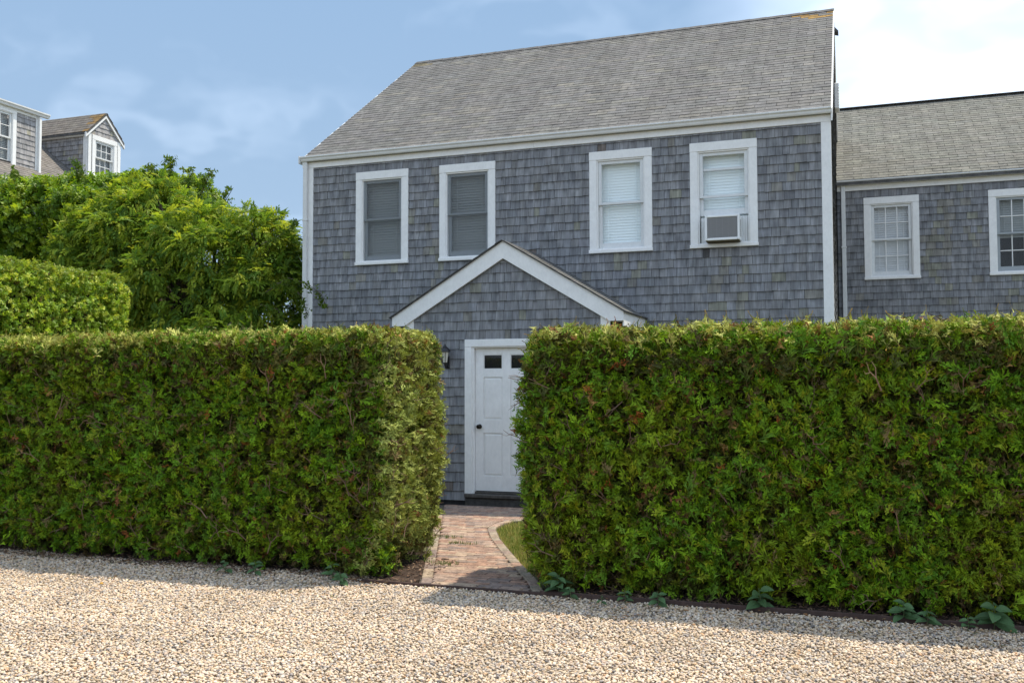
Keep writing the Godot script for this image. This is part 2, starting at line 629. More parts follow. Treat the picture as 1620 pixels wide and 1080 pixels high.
func camera_sky_sun() -> void:
	var cam := Camera3D.new()
	cam.name = "camera"
	cam.keep_aspect = Camera3D.KEEP_HEIGHT
	cam.fov = 39.374
	cam.near = 0.05
	cam.far = 2000.0
	cam.transform = Transform3D(Basis(Vector3(0.9417105, -0.00210254, -0.33641776), Vector3(0.01778931, 0.9988927, 0.04355349), Vector3(0.33595367, -0.04699942, 0.94070515)).orthonormalized(), CAM)
	add_child(cam)
	var sky := ProceduralSkyMaterial.new()
	sky.sky_top_color = lin(Color(0.185, 0.32, 0.535))
	sky.sky_horizon_color = lin(Color(0.345, 0.465, 0.60))
	sky.sky_curve = 0.3
	sky.ground_horizon_color = lin(Color(0.42, 0.46, 0.46))
	sky.ground_bottom_color = lin(Color(0.12, 0.12, 0.10))
	sky.sun_angle_max = 12.0
	sky.sun_curve = 0.06
	sky.sky_cover = clouds()
	var e := Environment.new()
	e.background_mode = Environment.BG_SKY
	e.sky = Sky.new()
	e.sky.sky_material = sky
	e.background_energy_multiplier = 1.0
	e.tonemap_mode = Environment.TONE_MAPPER_LINEAR
	e.tonemap_exposure = 1.38
	e.sdfgi_enabled = true
	e.ssao_enabled = true
	e.ssil_enabled = true
	var we := WorldEnvironment.new()
	we.name = "environment"
	we.environment = e
	add_child(we)
	var sun := DirectionalLight3D.new()
	sun.name = "sun"
	sun.light_energy = 1.3
	sun.light_color = Color(1.0, 0.955, 0.87)
	sun.light_angular_distance = 0.5
	sun.shadow_enabled = true
	sun.basis = Basis.looking_at(-Vector3(0.33, 1.0, -0.30), Vector3.UP)
	add_child(sun)

func clouds() -> ImageTexture:      # thin cirrus, broken cloud added out of view for fill, and a bank of bright cloud on the sun's side of the sky
	var W := 2048
	var H := 1024
	var n := FastNoiseLite.new()
	n.seed = 3
	n.noise_type = FastNoiseLite.TYPE_SIMPLEX_SMOOTH
	n.fractal_octaves = 5
	n.fractal_gain = 0.55
	n.frequency = 1.0
	var data := PackedByteArray()
	data.resize(W * H * 4)
	for y in H / 2:
		var el := PI * 0.5 - (y + 0.5) / H * PI
		var k := 1.0 / (sin(el) + 0.22)
		var high := 0.2 * smoothstep(0.5, 1.2, el)
		for x in W:
			var az := (x + 0.5) / W * TAU
			if az > PI:
				az -= TAU
			var px := sin(az) * cos(el) * k
			var pz := cos(az) * cos(el) * k
			var w := n.get_noise_2d(px * 1.1 + 40.0, pz * 1.1)
			var a := n.get_noise_2d(px * 1.0 + 3.0 + w * 0.5, pz * 1.9 + w * 0.9)
			# open where the camera looks; broken cloud added over the rest to lift fill
			var clear := smoothstep(0.75, 1.5, absf(az + 0.62)) * 0.8 + high
			var bank := smoothstep(-0.19, 0.06, az + 0.10 * w) * (1.0 - smoothstep(1.3, 2.6, az))
			var c := smoothstep(0.08, 0.75, a) * 0.15 * smoothstep(-0.2, 0.3, w + 0.25) + clear * smoothstep(-0.45, 0.25, a) * 0.95 + bank * (0.78 + 0.55 * a)
			var i := (y * W + x) * 4
			data[i] = 240
			data[i + 1] = 244
			data[i + 2] = 250
			data[i + 3] = int(clampf(c, 0.0, 0.9) * 199.0)
	return ImageTexture.create_from_image(Image.create_from_data(W, H, false, Image.FORMAT_RGBA8, data))

func materials() -> void:
	var wood := ImageTexture.create_from_image(grey(512, [[0.03, 512, 48, 0.09, 1], [0.07, 512, 60, 0.08, 2], [0.012, 512, 200, 0.10, 3]], 0.80))
	var speck := ImageTexture.create_from_image(grey(512, [[0.09, 512, 512, 0.20, 4], [0.02, 512, 512, 0.10, 5], [0.006, 512, 512, 0.12, 8]], 0.78))
	var soft := ImageTexture.create_from_image(grey(512, [[0.012, 512, 512, 0.02, 6], [0.06, 512, 300, 0.02, 7]], 0.96))
	M.wood_tex = wood
	tri_tex(mat("shingle", Color(1.18, 1.18, 1.18), 0.9, true), wood, Vector3(0.9, 0.9, 0.9), 0.25)
	tri_tex(mat("shingle_pale", Color(1.75, 1.66, 1.58), 0.9, true), wood, Vector3(0.9, 0.9, 0.9), 0.25)
	tri_tex(mat("siding_back", Color(0.035, 0.035, 0.038), 0.95), wood, Vector3(0.9, 0.9, 0.9))
	tri_tex(mat("roof_tab", Color(1.10, 1.11, 1.125), 0.95, true), speck, Vector3(1.4, 1.4, 1.4), 0.15)
	tri_tex(mat("roof_deck", Color(0.16, 0.155, 0.15), 0.95), speck, Vector3(1.4, 1.4, 1.4))
	tri_tex(mat("trim", Color(0.86, 0.855, 0.835), 0.55), soft, Vector3(0.7, 0.7, 0.7))
	tri_tex(mat("gutter_paint", Color(0.72, 0.72, 0.70), 0.45), soft, Vector3(0.9, 0.9, 0.9))
	tri_tex(mat("door_paint", Color(0.88, 0.875, 0.86), 0.4), soft, Vector3(0.5, 0.5, 0.5))
	tri_tex(mat("grey_sash", Color(0.33, 0.36, 0.38), 0.5), soft, Vector3(1, 1, 1))
	tri_tex(mat("white_sash", Color(0.72, 0.735, 0.73), 0.5), soft, Vector3(1, 1, 1))
	mat("blind_white", Color(0.80, 0.88, 0.88), 0.6)
	mat("blind_grey", Color(0.30, 0.325, 0.315), 0.6)
	mat("blind_mid", Color(0.70, 0.72, 0.72), 0.6)
	var g := mat("glass", Color(0.9, 0.95, 0.95), 0.02)
	g.albedo_color.a = 0.02
	g.transparency = BaseMaterial3D.TRANSPARENCY_ALPHA
	g.metallic_specular = 0.38
	var s := mat("screen", Color(0.16, 0.17, 0.17), 0.9)
	s.albedo_color.a = 0.16
	s.transparency = BaseMaterial3D.TRANSPARENCY_ALPHA
	mat("black_metal", Color(0.012, 0.012, 0.013), 0.4)
	mat("bronze_knob", Color(0.03, 0.024, 0.02), 0.3).metallic = 0.8
	mat("dark_room", Color(0.03, 0.03, 0.032), 0.9)
	tri_tex(mat("step_wood", Color(0.12, 0.105, 0.09), 0.85), wood, Vector3(0.9, 0.9, 0.9))
	tri_tex(mat("stone_grey", Color(0.09, 0.088, 0.082), 0.9), speck, Vector3(2, 2, 2))
	# foliage
	for d in [["thuja", 0.6, 0.55], ["wisteria", 0.42, 1.0], ["privet", 0.45, 1.0], ["weed", 0.5, 0.35], ["grass", 0.6, 0.4]]:
		var m := mat(d[0], Color.WHITE, d[1], true)
		m.backlight_enabled = true
		m.backlight = Color(d[2], d[2], d[2] * 0.75)
		m.metallic_specular = 0.28 if d[0] != "privet" else 0.5
	mat("twig", Color.WHITE, 0.9, true)
	mat("weed_stem", Color(0.10, 0.13, 0.05), 0.8)
	tri_tex(mat("bark", Color(0.16, 0.12, 0.09), 0.95), wood, Vector3(2, 2, 2), 0.6)
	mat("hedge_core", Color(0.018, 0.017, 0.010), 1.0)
	# ground
	tri_tex(mat("lawn_soil", Color(0.14, 0.14, 0.05), 1.0), speck, Vector3(1, 1, 1))
	tri_tex(mat("gravel_bed", Color(0.36, 0.29, 0.20), 1.0), speck, Vector3(5, 5, 5), 0.8)
	tri_tex(mat("mulch_bed", Color(0.085, 0.05, 0.032), 1.0), speck, Vector3(3, 3, 3), 1.0)
	tri_tex(mat("sand_joint", Color(0.16, 0.13, 0.10), 1.0), speck, Vector3(4, 4, 4))
	tri_tex(mat("brick", Color(1.52, 1.56, 1.48), 0.9, true), speck, Vector3(2.5, 2.5, 2.5), 0.25)
	tri_tex(mat("edging", Color(0.085, 0.046, 0.034), 0.8), wood, Vector3(0.9, 0.9, 0.9))
	mat("pebble", Color.WHITE, 0.75, true)
	mat("chip", Color.WHITE, 0.95, true)
	mat("ac_white", Color(0.78, 0.79, 0.78), 0.45)
	mat("ac_dark", Color(0.27, 0.27, 0.275), 0.6)
	mat("grime", Color(0.10, 0.085, 0.05), 0.9)
	mat("lamp_glass", Color(0.55, 0.53, 0.45), 0.3)
	# wall shingle tones: weathered greys, then brown, tan-lichened and yellow-lichened
	var tones := []
	for t in [[0.095, 0.092, 0.092], [0.280, 0.286, 0.302], [0.303, 0.308, 0.321], [0.262, 0.268, 0.284], [0.291, 0.293, 0.303], [0.250, 0.256, 0.270], [0.317, 0.320, 0.330], [0.273, 0.273, 0.279], [0.287, 0.295, 0.314], [0.202, 0.172, 0.153], [0.300, 0.297, 0.245], [0.293, 0.282, 0.255]]:
		tones.append(Color(t[0], t[1], t[2]))
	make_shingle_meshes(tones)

func ground() -> void:
	var st := sb()
	quad(st, Vector3(-500, 0, 500), Vector3(500, 0, 500), Vector3(500, 0, -700), Vector3(-500, 0, -700))
	var o := obj("ground", st, M.lawn_soil)
	o.position.y = -0.045
	tag(o, "sunlit lawn and soil spreading round the houses", "", "", "structure")
	st = sb()
	box2(st, Vector3(-60, -0.30, 6.47), Vector3(60, -0.022, 60))
	tag(obj("driveway", st, M.gravel_bed), "pale gravel drive in front of the hedges", "", "", "structure")
	st = sb()
	box2(st, Vector3(-40, -0.25, 4.9), Vector3(-3.30, -0.012, 6.44))
	tag(obj("planting_bed", st, M.mulch_bed), "brown mulch bed under the left hedge", "", "", "structure")
	st = sb()
	box2(st, Vector3(-2.14, -0.25, 4.9), Vector3(40, -0.008, 6.44))
	tag(obj("planting_bed", st, M.mulch_bed), "brown mulch bed under the right hedge", "", "", "structure")

func grey_tone(base: Color, spread: float) -> Color:
	var k := 1.0 + r(-spread, spread)
	return Color(base.r * k * r(0.98, 1.02), base.g * k, base.b * k * r(0.97, 1.03))

const W_ := 0.95
const WH := 1.5276
const WX := [-7.366, -5.874, -3.4212, -1.9206]
const SILL := 3.6153
const PGX := -4.285       # porch gable centre
const PZ := 1.37          # porch front wall

func main_house() -> void:
	var h := thing("house", "grey shingled two-storey house with white trim and a small gabled door porch", "house")
	var list := []
	# --- walls
	var st := sb()
	var holes := []
	var trims := []
	for x in WX:
		holes.append(Rect2(x + 0.125, SILL + 0.052, W_ - 0.25, WH - 0.19))
		trims.append(Rect2(x + 0.012, SILL + 0.014, W_ - 0.024, WH - 0.026))
	wall_sheet(st, -8.29, 0, -0.1, 5.40, holes, Transform3D())
	var gab := PackedVector2Array([Vector2(0.12, -0.1), Vector2(8.55, -0.1), Vector2(8.55, 5.40), Vector2(4.2882, 8.40), Vector2(0.12, 5.43)])
	prism(st, gab, Transform3D(Basis(Vector3(0, 0, -1), Vector3.UP, Vector3(1, 0, 0)), Vector3(-0.122, 0, 0)), 0.12)
	prism(st, gab, Transform3D(Basis(Vector3(0, 0, -1), Vector3.UP, Vector3(1, 0, 0)), Vector3(-8.288, 0, 0)), 0.12)
	box2(st, Vector3(-8.17, -0.1, -8.55), Vector3(-0.123, 5.40, -8.43))
	var wall := obj("wall", st, M.siding_back, h)
	# porch footprint is left bare of shingles
	trims.append(Rect2(-5.78, -0.2, 2.99, 2.78))
	var lichen := func(x: float, y: float, t: int) -> int:
		# rusty drip below the air conditioner
		if y > 3.2 and y < 3.62 and absf(x + 1.72) < (0.06 if y > 3.45 else 0.03):
			return 0
		# yellow lichen in loose vertical drifts, as in the photograph
		for d: Vector3 in [Vector3(-1.55, 2.85, 0.16), Vector3(-1.1, 2.7, 0.14), Vector3(-2.6, 3.7, 0.12), Vector3(-5.95, 3.75, 0.16), Vector3(-6.05, 3.2, 0.14), Vector3(-2.9, 3.2, 0.10)]:
			if absf(x - d.x) < 0.16 and absf(y - d.y) < 0.55 and rng.randf() < d.z * 2.2:
				return SH.size() - 3 if rng.randf() < 0.6 else SH.size() - 1
		return t
	shingles(list, -8.17, -0.105, 0.05, 5.30, trims, Transform3D(), wall, 0.127, false, null, lichen)
	# right gable end, seen edge-on
	var gx := Transform3D(Basis(Vector3(0, 0, -1), Vector3.UP, Vector3(1, 0, 0)), Vector3(0.0, 0, 0))
	shingles(list, 0.1, 8.5, 0.05, 8.3, [], gx, wall, 0.127, true, func(y: float) -> Vector2: return Vector2(0.10, 8.5) if y < 5.4 else Vector2((y - 5.36) * 1.435, 8.576 - (y - 5.36) * 1.435))
	# --- roof
	var E0 := Vector3(-8.315, 5.4709, 0.0762)
	var Rg := Vector3(-8.315, 8.4798, -4.2882)
	var v := (Rg - E0).normalized()
	var len := (Rg - E0).length()
	var n := Vector3.RIGHT.cross(v)
	st = sb()
	# deck of two slopes as a folded slab
	var prof := PackedVector2Array([Vector2(-0.0762, 5.4709 - 0.012), Vector2(4.2882, 8.4798 - 0.012), Vector2(8.6526, 5.4709 - 0.012), Vector2(8.6526, 5.38), Vector2(4.2882, 8.385), Vector2(-0.0762, 5.38)])
	prism(st, prof, Transform3D(Basis(Vector3(0, 0, -1), Vector3.UP, Vector3(1, 0, 0)), Vector3(-8.31, 0, 0)), 8.335)
	var roof := obj("roof", st, M.roof_deck, h)
	var fn := FastNoiseLite.new()
	fn.seed = 5
	fn.frequency = 0.9
	var tone := func(x: float, s: float) -> Color:
		var k := 1.0 + 0.20 * fn.get_noise_2d(x * 1.3, s * 0.35) + 0.10 * fn.get_noise_2d(x * 5.0, s * 3.0)
		var c := Color(0.212, 0.203, 0.190)
		if rng.randf() < 0.10:
			c = Color(0.25, 0.235, 0.205)
		if s > len - 0.55 and x > 8.315 - 0.8 + 0.9 * (len - s) and rng.randf() < 0.7:
			c = Color(0.40, 0.23, 0.05)
		elif x < 0.5 and s > len - 0.6 and rng.randf() < 0.5:
			c = Color(0.25, 0.21, 0.13)
		return grey_tone(c * k, 0.055)
	st = sb()
	roof_tabs(st, E0, Vector3.RIGHT, v, 8.345, len, tone)
	obj("roof_shingles", st, M.roof_tab, roof).set_meta("kind", "stuff")
	# ridge cap pieces
	for i in 28:
		var rc := sb()
		var x0 := -8.315 + i * 0.298
		for sgn: float in [1.0, -1.0]:
			var vv := Vector3(0, -v.y, -v.z * sgn)
			var nn := Vector3(0, n.y, n.z * sgn)
			var a := Vector3(x0, 8.4798, -4.2882) + nn * 0.016
			var b := a + Vector3(0.315, 0.006, 0)
			qo(rc, a, b, b + vv * 0.14, a + vv * 0.14, Vector3(x0, 7, -4.2882))
			qo(rc, a + vv * 0.14, b + vv * 0.14, b + vv * 0.14 - nn * 0.014, a + vv * 0.14 - nn * 0.014, Vector3(x0, 7, -4.2882))
		obj("ridge_cap", rc, M.roof_deck, roof)
	# rakes
	for x in [0.027, -8.339]:
		st = sb()
		var rk := PackedVector2Array([Vector2(-0.085, 5.455), Vector2(4.2882, 8.470), Vector2(8.66, 5.455), Vector2(8.66, 5.28), Vector2(4.2882, 8.29), Vector2(-0.085, 5.28)])
		prism(st, rk, Transform3D(Basis(Vector3(0, 0, -1), Vector3.UP, Vector3(1, 0, 0)), Vector3(x, 0, 0)), 0.022)
		obj("rake_board", st, M.trim, roof)
	# --- eave: frieze, soffit, gutter
	st = sb()
	box2(st, Vector3(-8.29, 5.287, -0.001), Vector3(-4.302, 5.385, 0.028), 0.003)
	box2(st, Vector3(-4.299, 5.2865, -0.001), Vector3(0.024, 5.385, 0.0275), 0.003)
	obj("frieze_board", st, M.trim, h)
	st = sb()
	var gp := PackedVector2Array([Vector2(0, 0), Vector2(0.068, 0), Vector2(0.078, 0.018), Vector2(0.082, 0.045), Vector2(0.10, 0.062), Vector2(0.10, 0.082), Vector2(0.094, 0.085), Vector2(0, 0.085)])
	prism(st, gp, Transform3D(Basis(Vector3(0, 0, 1), Vector3.UP, Vector3(-1, 0, 0)), Vector3(0.035, 5.386, 0.030)), 8.40)
	var gutter := obj("gutter", st, M.gutter_paint, h)
	st = sb()
	box2(st, Vector3(-8.385, 5.35, 0.0), Vector3(-8.366, 5.475, 0.14), 0.002)
	obj("gutter_end_cap", st, M.gutter_paint, gutter)
	# --- corner boards
	st = sb()
	box2(st, Vector3(-0.108, -0.05, -0.001), Vector3(0.024, 5.286, 0.026), 0.003)
	box2(st, Vector3(0.001, -0.05, -0.13), Vector3(0.0235, 5.286, -0.0012), 0.003)
	obj("corner_board", st, M.trim, h)
	st = sb()
	box2(st, Vector3(-8.314, -0.05, -0.001), Vector3(-8.168, 5.286, 0.026), 0.003)
	obj("corner_board", st, M.trim, h)
	# downspout on the left corner
	st = sb()
	box2(st, Vector3(-8.33, 0.1, 0.03), Vector3(-8.255, 5.386, 0.085), 0.008)
	box2(st, Vector3(-8.34, 4.4, 0.028), Vector3(-8.245, 4.43, 0.089), 0.003)
	box2(st, Vector3(-8.34, 3.0, 0.028), Vector3(-8.245, 3.03, 0.089), 0.003)
	obj("downspout", st, M.gutter_paint, h)
	# white louvred box on the gable end, above the wing's roof
	st = sb()
	box2(st, Vector3(0.017, 6.82, -5.2), Vector3(0.10, 7.30, -4.86), 0.01)
	var vent := obj("louvre_vent", st, M.trim, h)
	for i in 7:
		st = sb()
		box(st, Vector3(0.098, 6.88 + i * 0.055, -4.852), Vector3(0.02, 0.006, 0.03), 0.0, Color.WHITE, Basis(Vector3.RIGHT, 0.5))
		obj("slat", st, M.gutter_paint, vent)
	st = sb()
	prism(st, PackedVector2Array([Vector2(0, 0), Vector2(0.10, -0.03), Vector2(0.10, 0.0), Vector2(0, 0.12)]), Transform3D(Basis(), Vector3(0.012, 8.12, -4.6)), 0.2)
	obj("lamp_hood", st, M.roof_deck, h)
	# --- windows
	for i in 4:
		var dark := i < 2
		var w := window(h, Transform3D(Basis(), Vector3(WX[i], SILL, 0)), W_, WH, M.grey_sash if dark else M.white_sash, M.blind_grey if dark else M.blind_white, Vector2i(1, 1), dark, 0.40 if i == 3 else 0.0)
		w.set_meta("label", ["window with grey sashes and a dark drawn blind", "window with grey sashes above the porch's left slope", "window with white sashes and a bright white blind", "window raised over an air conditioner"][i])
	# --- porch
	porch(h, list)
	lay_shingles(list, 300, func(p: Vector3) -> bool: return p.z > -0.02 and (p.y > 2.5 or (p.z > 1.0 and p.x > -5.2 and p.x < -4.8)))

func porch(h: Node3D, list: Array) -> void:
	var slope := 0.601
	var apex := 3.669
	var half := 1.698
	# walls
	var st := sb()
	var dh := Rect2(-4.742, -0.1, 0.93, 2.29)
	var x0 := -5.77
	var x1 := -2.80
	wall_sheet(st, x0, x1, -0.1, 2.50, [dh], Transform3D(Basis(), Vector3(0, 0, PZ)), 0.1)
	prism(st, PackedVector2Array([Vector2(x0, 2.5), Vector2(x1, 2.5), Vector2(x1, 2.66), Vector2(PGX, 3.53), Vector2(x0, 2.66)]), Transform3D(Basis(), Vector3(0, 0, PZ - 0.102)), 0.1)
	box2(st, Vector3(x0, -0.1, 0.0), Vector3(x0 + 0.1, 2.66, PZ - 0.103))
	box2(st, Vector3(x1 - 0.1, -0.1, 0.0), Vector3(x1, 2.66, PZ - 0.103))
	var wall := obj("porch_wall", st, M.siding_back, h)
	shingles(list, x0 + 0.11, x1 - 0.11, 0.06, 3.5, [Rect2(-4.862, -0.1, 1.17, 2.392)], Transform3D(Basis(), Vector3(0, 0, PZ)), wall, 0.1317, false, func(y: float) -> Vector2:
		var w: float = min((3.44 - y) / slope + 0.05, (x1 - x0) * 0.5 - 0.11)
		return Vector2(PGX - w, PGX + w))
	var sx := Transform3D(Basis(Vector3(0, 0, -1), Vector3.UP, Vector3(1, 0, 0)), Vector3(x1, 0, PZ))
	shingles(list, 0.11, PZ - 0.02, 0.06, 2.45, [], sx, wall, 0.1317, true)
	sx = Transform3D(Basis(Vector3(0, 0, 1), Vector3.UP, Vector3(-1, 0, 0)), Vector3(x0, 0, 0))
	shingles(list, 0.02, PZ - 0.11, 0.06, 2.45, [], sx, wall, 0.1317, true)
	# corner boards
	for s: float in [-1.0, 1.0]:
		st = sb()
		var cx := x0 if s < 0 else x1
		box2(st, Vector3(cx - 0.022 * (1 if s < 0 else 0) - (0.11 if s > 0 else 0.0), 0.02, PZ - 0.001), Vector3(cx + (0.11 if s < 0 else 0.022), 2.60, PZ + 0.024), 0.003)
		obj("corner_board", st, M.trim, wall)
	# bargeboards, plumb-cut at the foot and cut level below
	for s: float in [-1.0, 1.0]:
		st = sb()
		var dz := 0.255
		var pl := PackedVector2Array([Vector2(0, apex - 0.012), Vector2(s * half, apex - 0.012 - half * slope), Vector2(s * half, apex - half * slope - 0.14), Vector2(s * (half - 0.19), apex - half * slope - 0.14), Vector2(0, apex - dz)])
		prism(st, pl, Transform3D(Basis(), Vector3(PGX, 0, PZ + 0.026)), 0.034)
		obj("bargeboard", st, M.trim, h)
		# boxed eave return behind it, then the fascia along the side
		st = sb()
		var ex := PGX + s * half
		box2(st, Vector3(ex - s * 0.19, 2.515, PZ - 0.32), Vector3(ex - s * 0.003, 2.56, PZ + 0.024), 0.003)
		box2(st, Vector3(ex - s * 0.022, 2.44, 0.02), Vector3(ex - s * 0.001, 2.635, PZ + 0.0255), 0.002)
		obj("eave_return", st, M.trim, h)
	# roof
	st = sb()
	var pr := PackedVector2Array([Vector2(0, apex), Vector2(half + 0.03, apex - (half + 0.03) * slope), Vector2(half + 0.03, apex - (half + 0.03) * slope - 0.010), Vector2(0, apex - 0.012), Vector2(-half - 0.03, apex - (half + 0.03) * slope - 0.010), Vector2(-half - 0.03, apex - (half + 0.03) * slope)])
	prism(st, pr, Transform3D(Basis(), Vector3(PGX, -0.005, 0.012)), PZ + 0.075)
	var roof := obj("porch_roof", st, M.roof_deck, h)
	var tone := func(_x: float, _s: float) -> Color: return grey_tone(Color(0.185, 0.18, 0.17), 0.14)
	var v := Vector3(-1, slope, 0).normalized()
	st = sb()
	var len := (half + 0.03) * sqrt(1 + slope * slope)
	roof_tabs(st, Vector3(PGX + half + 0.035, apex - (half + 0.035) * slope, PZ + 0.095), Vector3(0, 0, -1), v, PZ + 0.085, len, tone)
	v = Vector3(1, slope, 0).normalized()
	roof_tabs(st, Vector3(PGX - half - 0.035, apex - (half + 0.035) * slope, 0.012), Vector3(0, 0, 1), v, PZ + 0.085, len, tone)
	obj("roof_shingles", st, M.roof_tab, roof).set_meta("kind", "stuff")
	# --- door
	st = sb()
	var cx0 := -4.869
	var cx1 := -3.685
	box2(st, Vector3(cx0, 0.158, PZ - 0.001), Vector3(cx0 + 0.105, 2.196, PZ + 0.030), 0.004)
	box2(st, Vector3(cx1 - 0.105, 0.158, PZ - 0.001), Vector3(cx1, 2.196, PZ + 0.030), 0.004)
	box2(st, Vector3(cx0, 2.1965, PZ - 0.001), Vector3(cx1, 2.299, PZ + 0.032), 0.004)
	box2(st, Vector3(cx0 + 0.1055, 0.158, PZ - 0.09), Vector3(cx0 + 0.131, 2.2, PZ + 0.012), 0.002)
	box2(st, Vector3(cx1 - 0.131, 0.158, PZ - 0.09), Vector3(cx1 - 0.1055, 2.2, PZ + 0.012), 0.002)
	box2(st, Vector3(cx0 + 0.132, 2.180, PZ - 0.09), Vector3(cx1 - 0.132, 2.2, PZ + 0.012), 0.002)
	obj("door_frame", st, M.trim, h)
	st = sb()
	var dz := PZ - 0.052     # door's front face
	var L := -4.735
	var Rr := -3.819
	var B := 0.196
	var T := 2.178
	var mid := (L + Rr) * 0.5
	var cols := [[L + 0.117, mid - 0.058], [mid + 0.058, Rr - 0.117]]
	var rows := [[0.405, 0.995], [1.185, 1.772], [1.882, 2.09]]
	# stiles and rails
	box2(st, Vector3(L, B, dz - 0.044), Vector3(cols[0][0], T, dz), 0.002)
	box2(st, Vector3(cols[0][1], B, dz - 0.044), Vector3(cols[1][0], T, dz), 0.002)
	box2(st, Vector3(cols[1][1], B, dz - 0.044), Vector3(Rr, T, dz), 0.002)
	for c in cols:
		var e := 0.0
		for yy in [[B, rows[0][0]], [rows[0][1], rows[1][0]], [rows[1][1], rows[2][0]], [rows[2][1], T]]:
			box2(st, Vector3(c[0] + 0.0003, yy[0] + e, dz - 0.0435), Vector3(c[1] - 0.0003, yy[1], dz - 0.0006), 0.002)
	var door := obj("door", st, M.door_paint, h)
	for c in cols:
		for k in 3:
			st = sb()
			var rw = rows[k]
			if k < 2:     # fielded panel: sloped border and flat field
				var a := Vector3(c[0], rw[0], dz - 0.020)
				var b := Vector3(c[1], rw[1], dz - 0.020)
				var q := 0.030
				var zf := dz - 0.006
				var O := [Vector3(a.x, a.y, a.z), Vector3(b.x, a.y, a.z), Vector3(b.x, b.y, a.z), Vector3(a.x, b.y, a.z)]
				var I := [Vector3(a.x + q, a.y + q, zf), Vector3(b.x - q, a.y + q, zf), Vector3(b.x - q, b.y - q, zf), Vector3(a.x + q, b.y - q, zf)]
				for i in 4:
					var j := (i + 1) % 4
					quad(st, O[i], O[j], I[j], I[i])
				quad(st, I[0], I[1], I[2], I[3])
				obj("panel", st, M.door_paint, door)
			else:
				quad(st, Vector3(c[0], rw[0], dz - 0.023), Vector3(c[1], rw[0], dz - 0.023), Vector3(c[1], rw[1], dz - 0.023), Vector3(c[0], rw[1], dz - 0.023))
				obj("pane", st, M.glass, door)
				st = sb()
				for ed in [[c[0], c[0] + 0.012, rw[0], rw[1]], [c[1] - 0.012, c[1], rw[0], rw[1]], [c[0] + 0.0121, c[1] - 0.0121, rw[0], rw[0] + 0.012], [c[0] + 0.0121, c[1] - 0.0121, rw[1] - 0.012, rw[1]]]:
					box2(st, Vector3(ed[0], ed[2], dz - 0.02), Vector3(ed[1], ed[3], dz - 0.004), 0.003)
				obj("glazing_bead", st, M.door_paint, door)
	st = sb()
	var kx := Transform3D(Basis(), Vector3(-4.672, 1.086, dz))
	lathe(st, [Vector2(0.0, 0.004), Vector2(0.034, 0.004), Vector2(0.032, 0.010), Vector2(0.014, 0.014), Vector2(0.012, 0.032), Vector2(0.024, 0.040), Vector2(0.031, 0.052), Vector2(0.029, 0.064), Vector2(0.018, 0.072), Vector2(0.0, 0.074)], kx, 20)
	obj("door_handle", st, M.bronze_knob, door)
	st = sb()
	box2(st, Vector3(L - 0.12, 0.112, PZ - 0.09), Vector3(Rr + 0.12, 0.157, PZ + 0.085), 0.006)
	box2(st, Vector3(L, 0.158, PZ - 0.10), Vector3(Rr, 0.186, PZ - 0.02), 0.004)
	obj("threshold", st, M.step_wood, h)
	st = sb()
	box2(st, Vector3(L - 0.115, -0.04, PZ - 0.05), Vector3(Rr + 0.115, 0.111, PZ + 0.055), 0.004)
	obj("doorstep", st, M.stone_grey, h)
	# dark hall behind the door lights
	st = sb()
	box2(st, Vector3(x0 + 0.15, 0.0, 0.02), Vector3(x1 - 0.15, 2.5, 0.10))
	obj("interior_wall", st, M.dark_room, h)

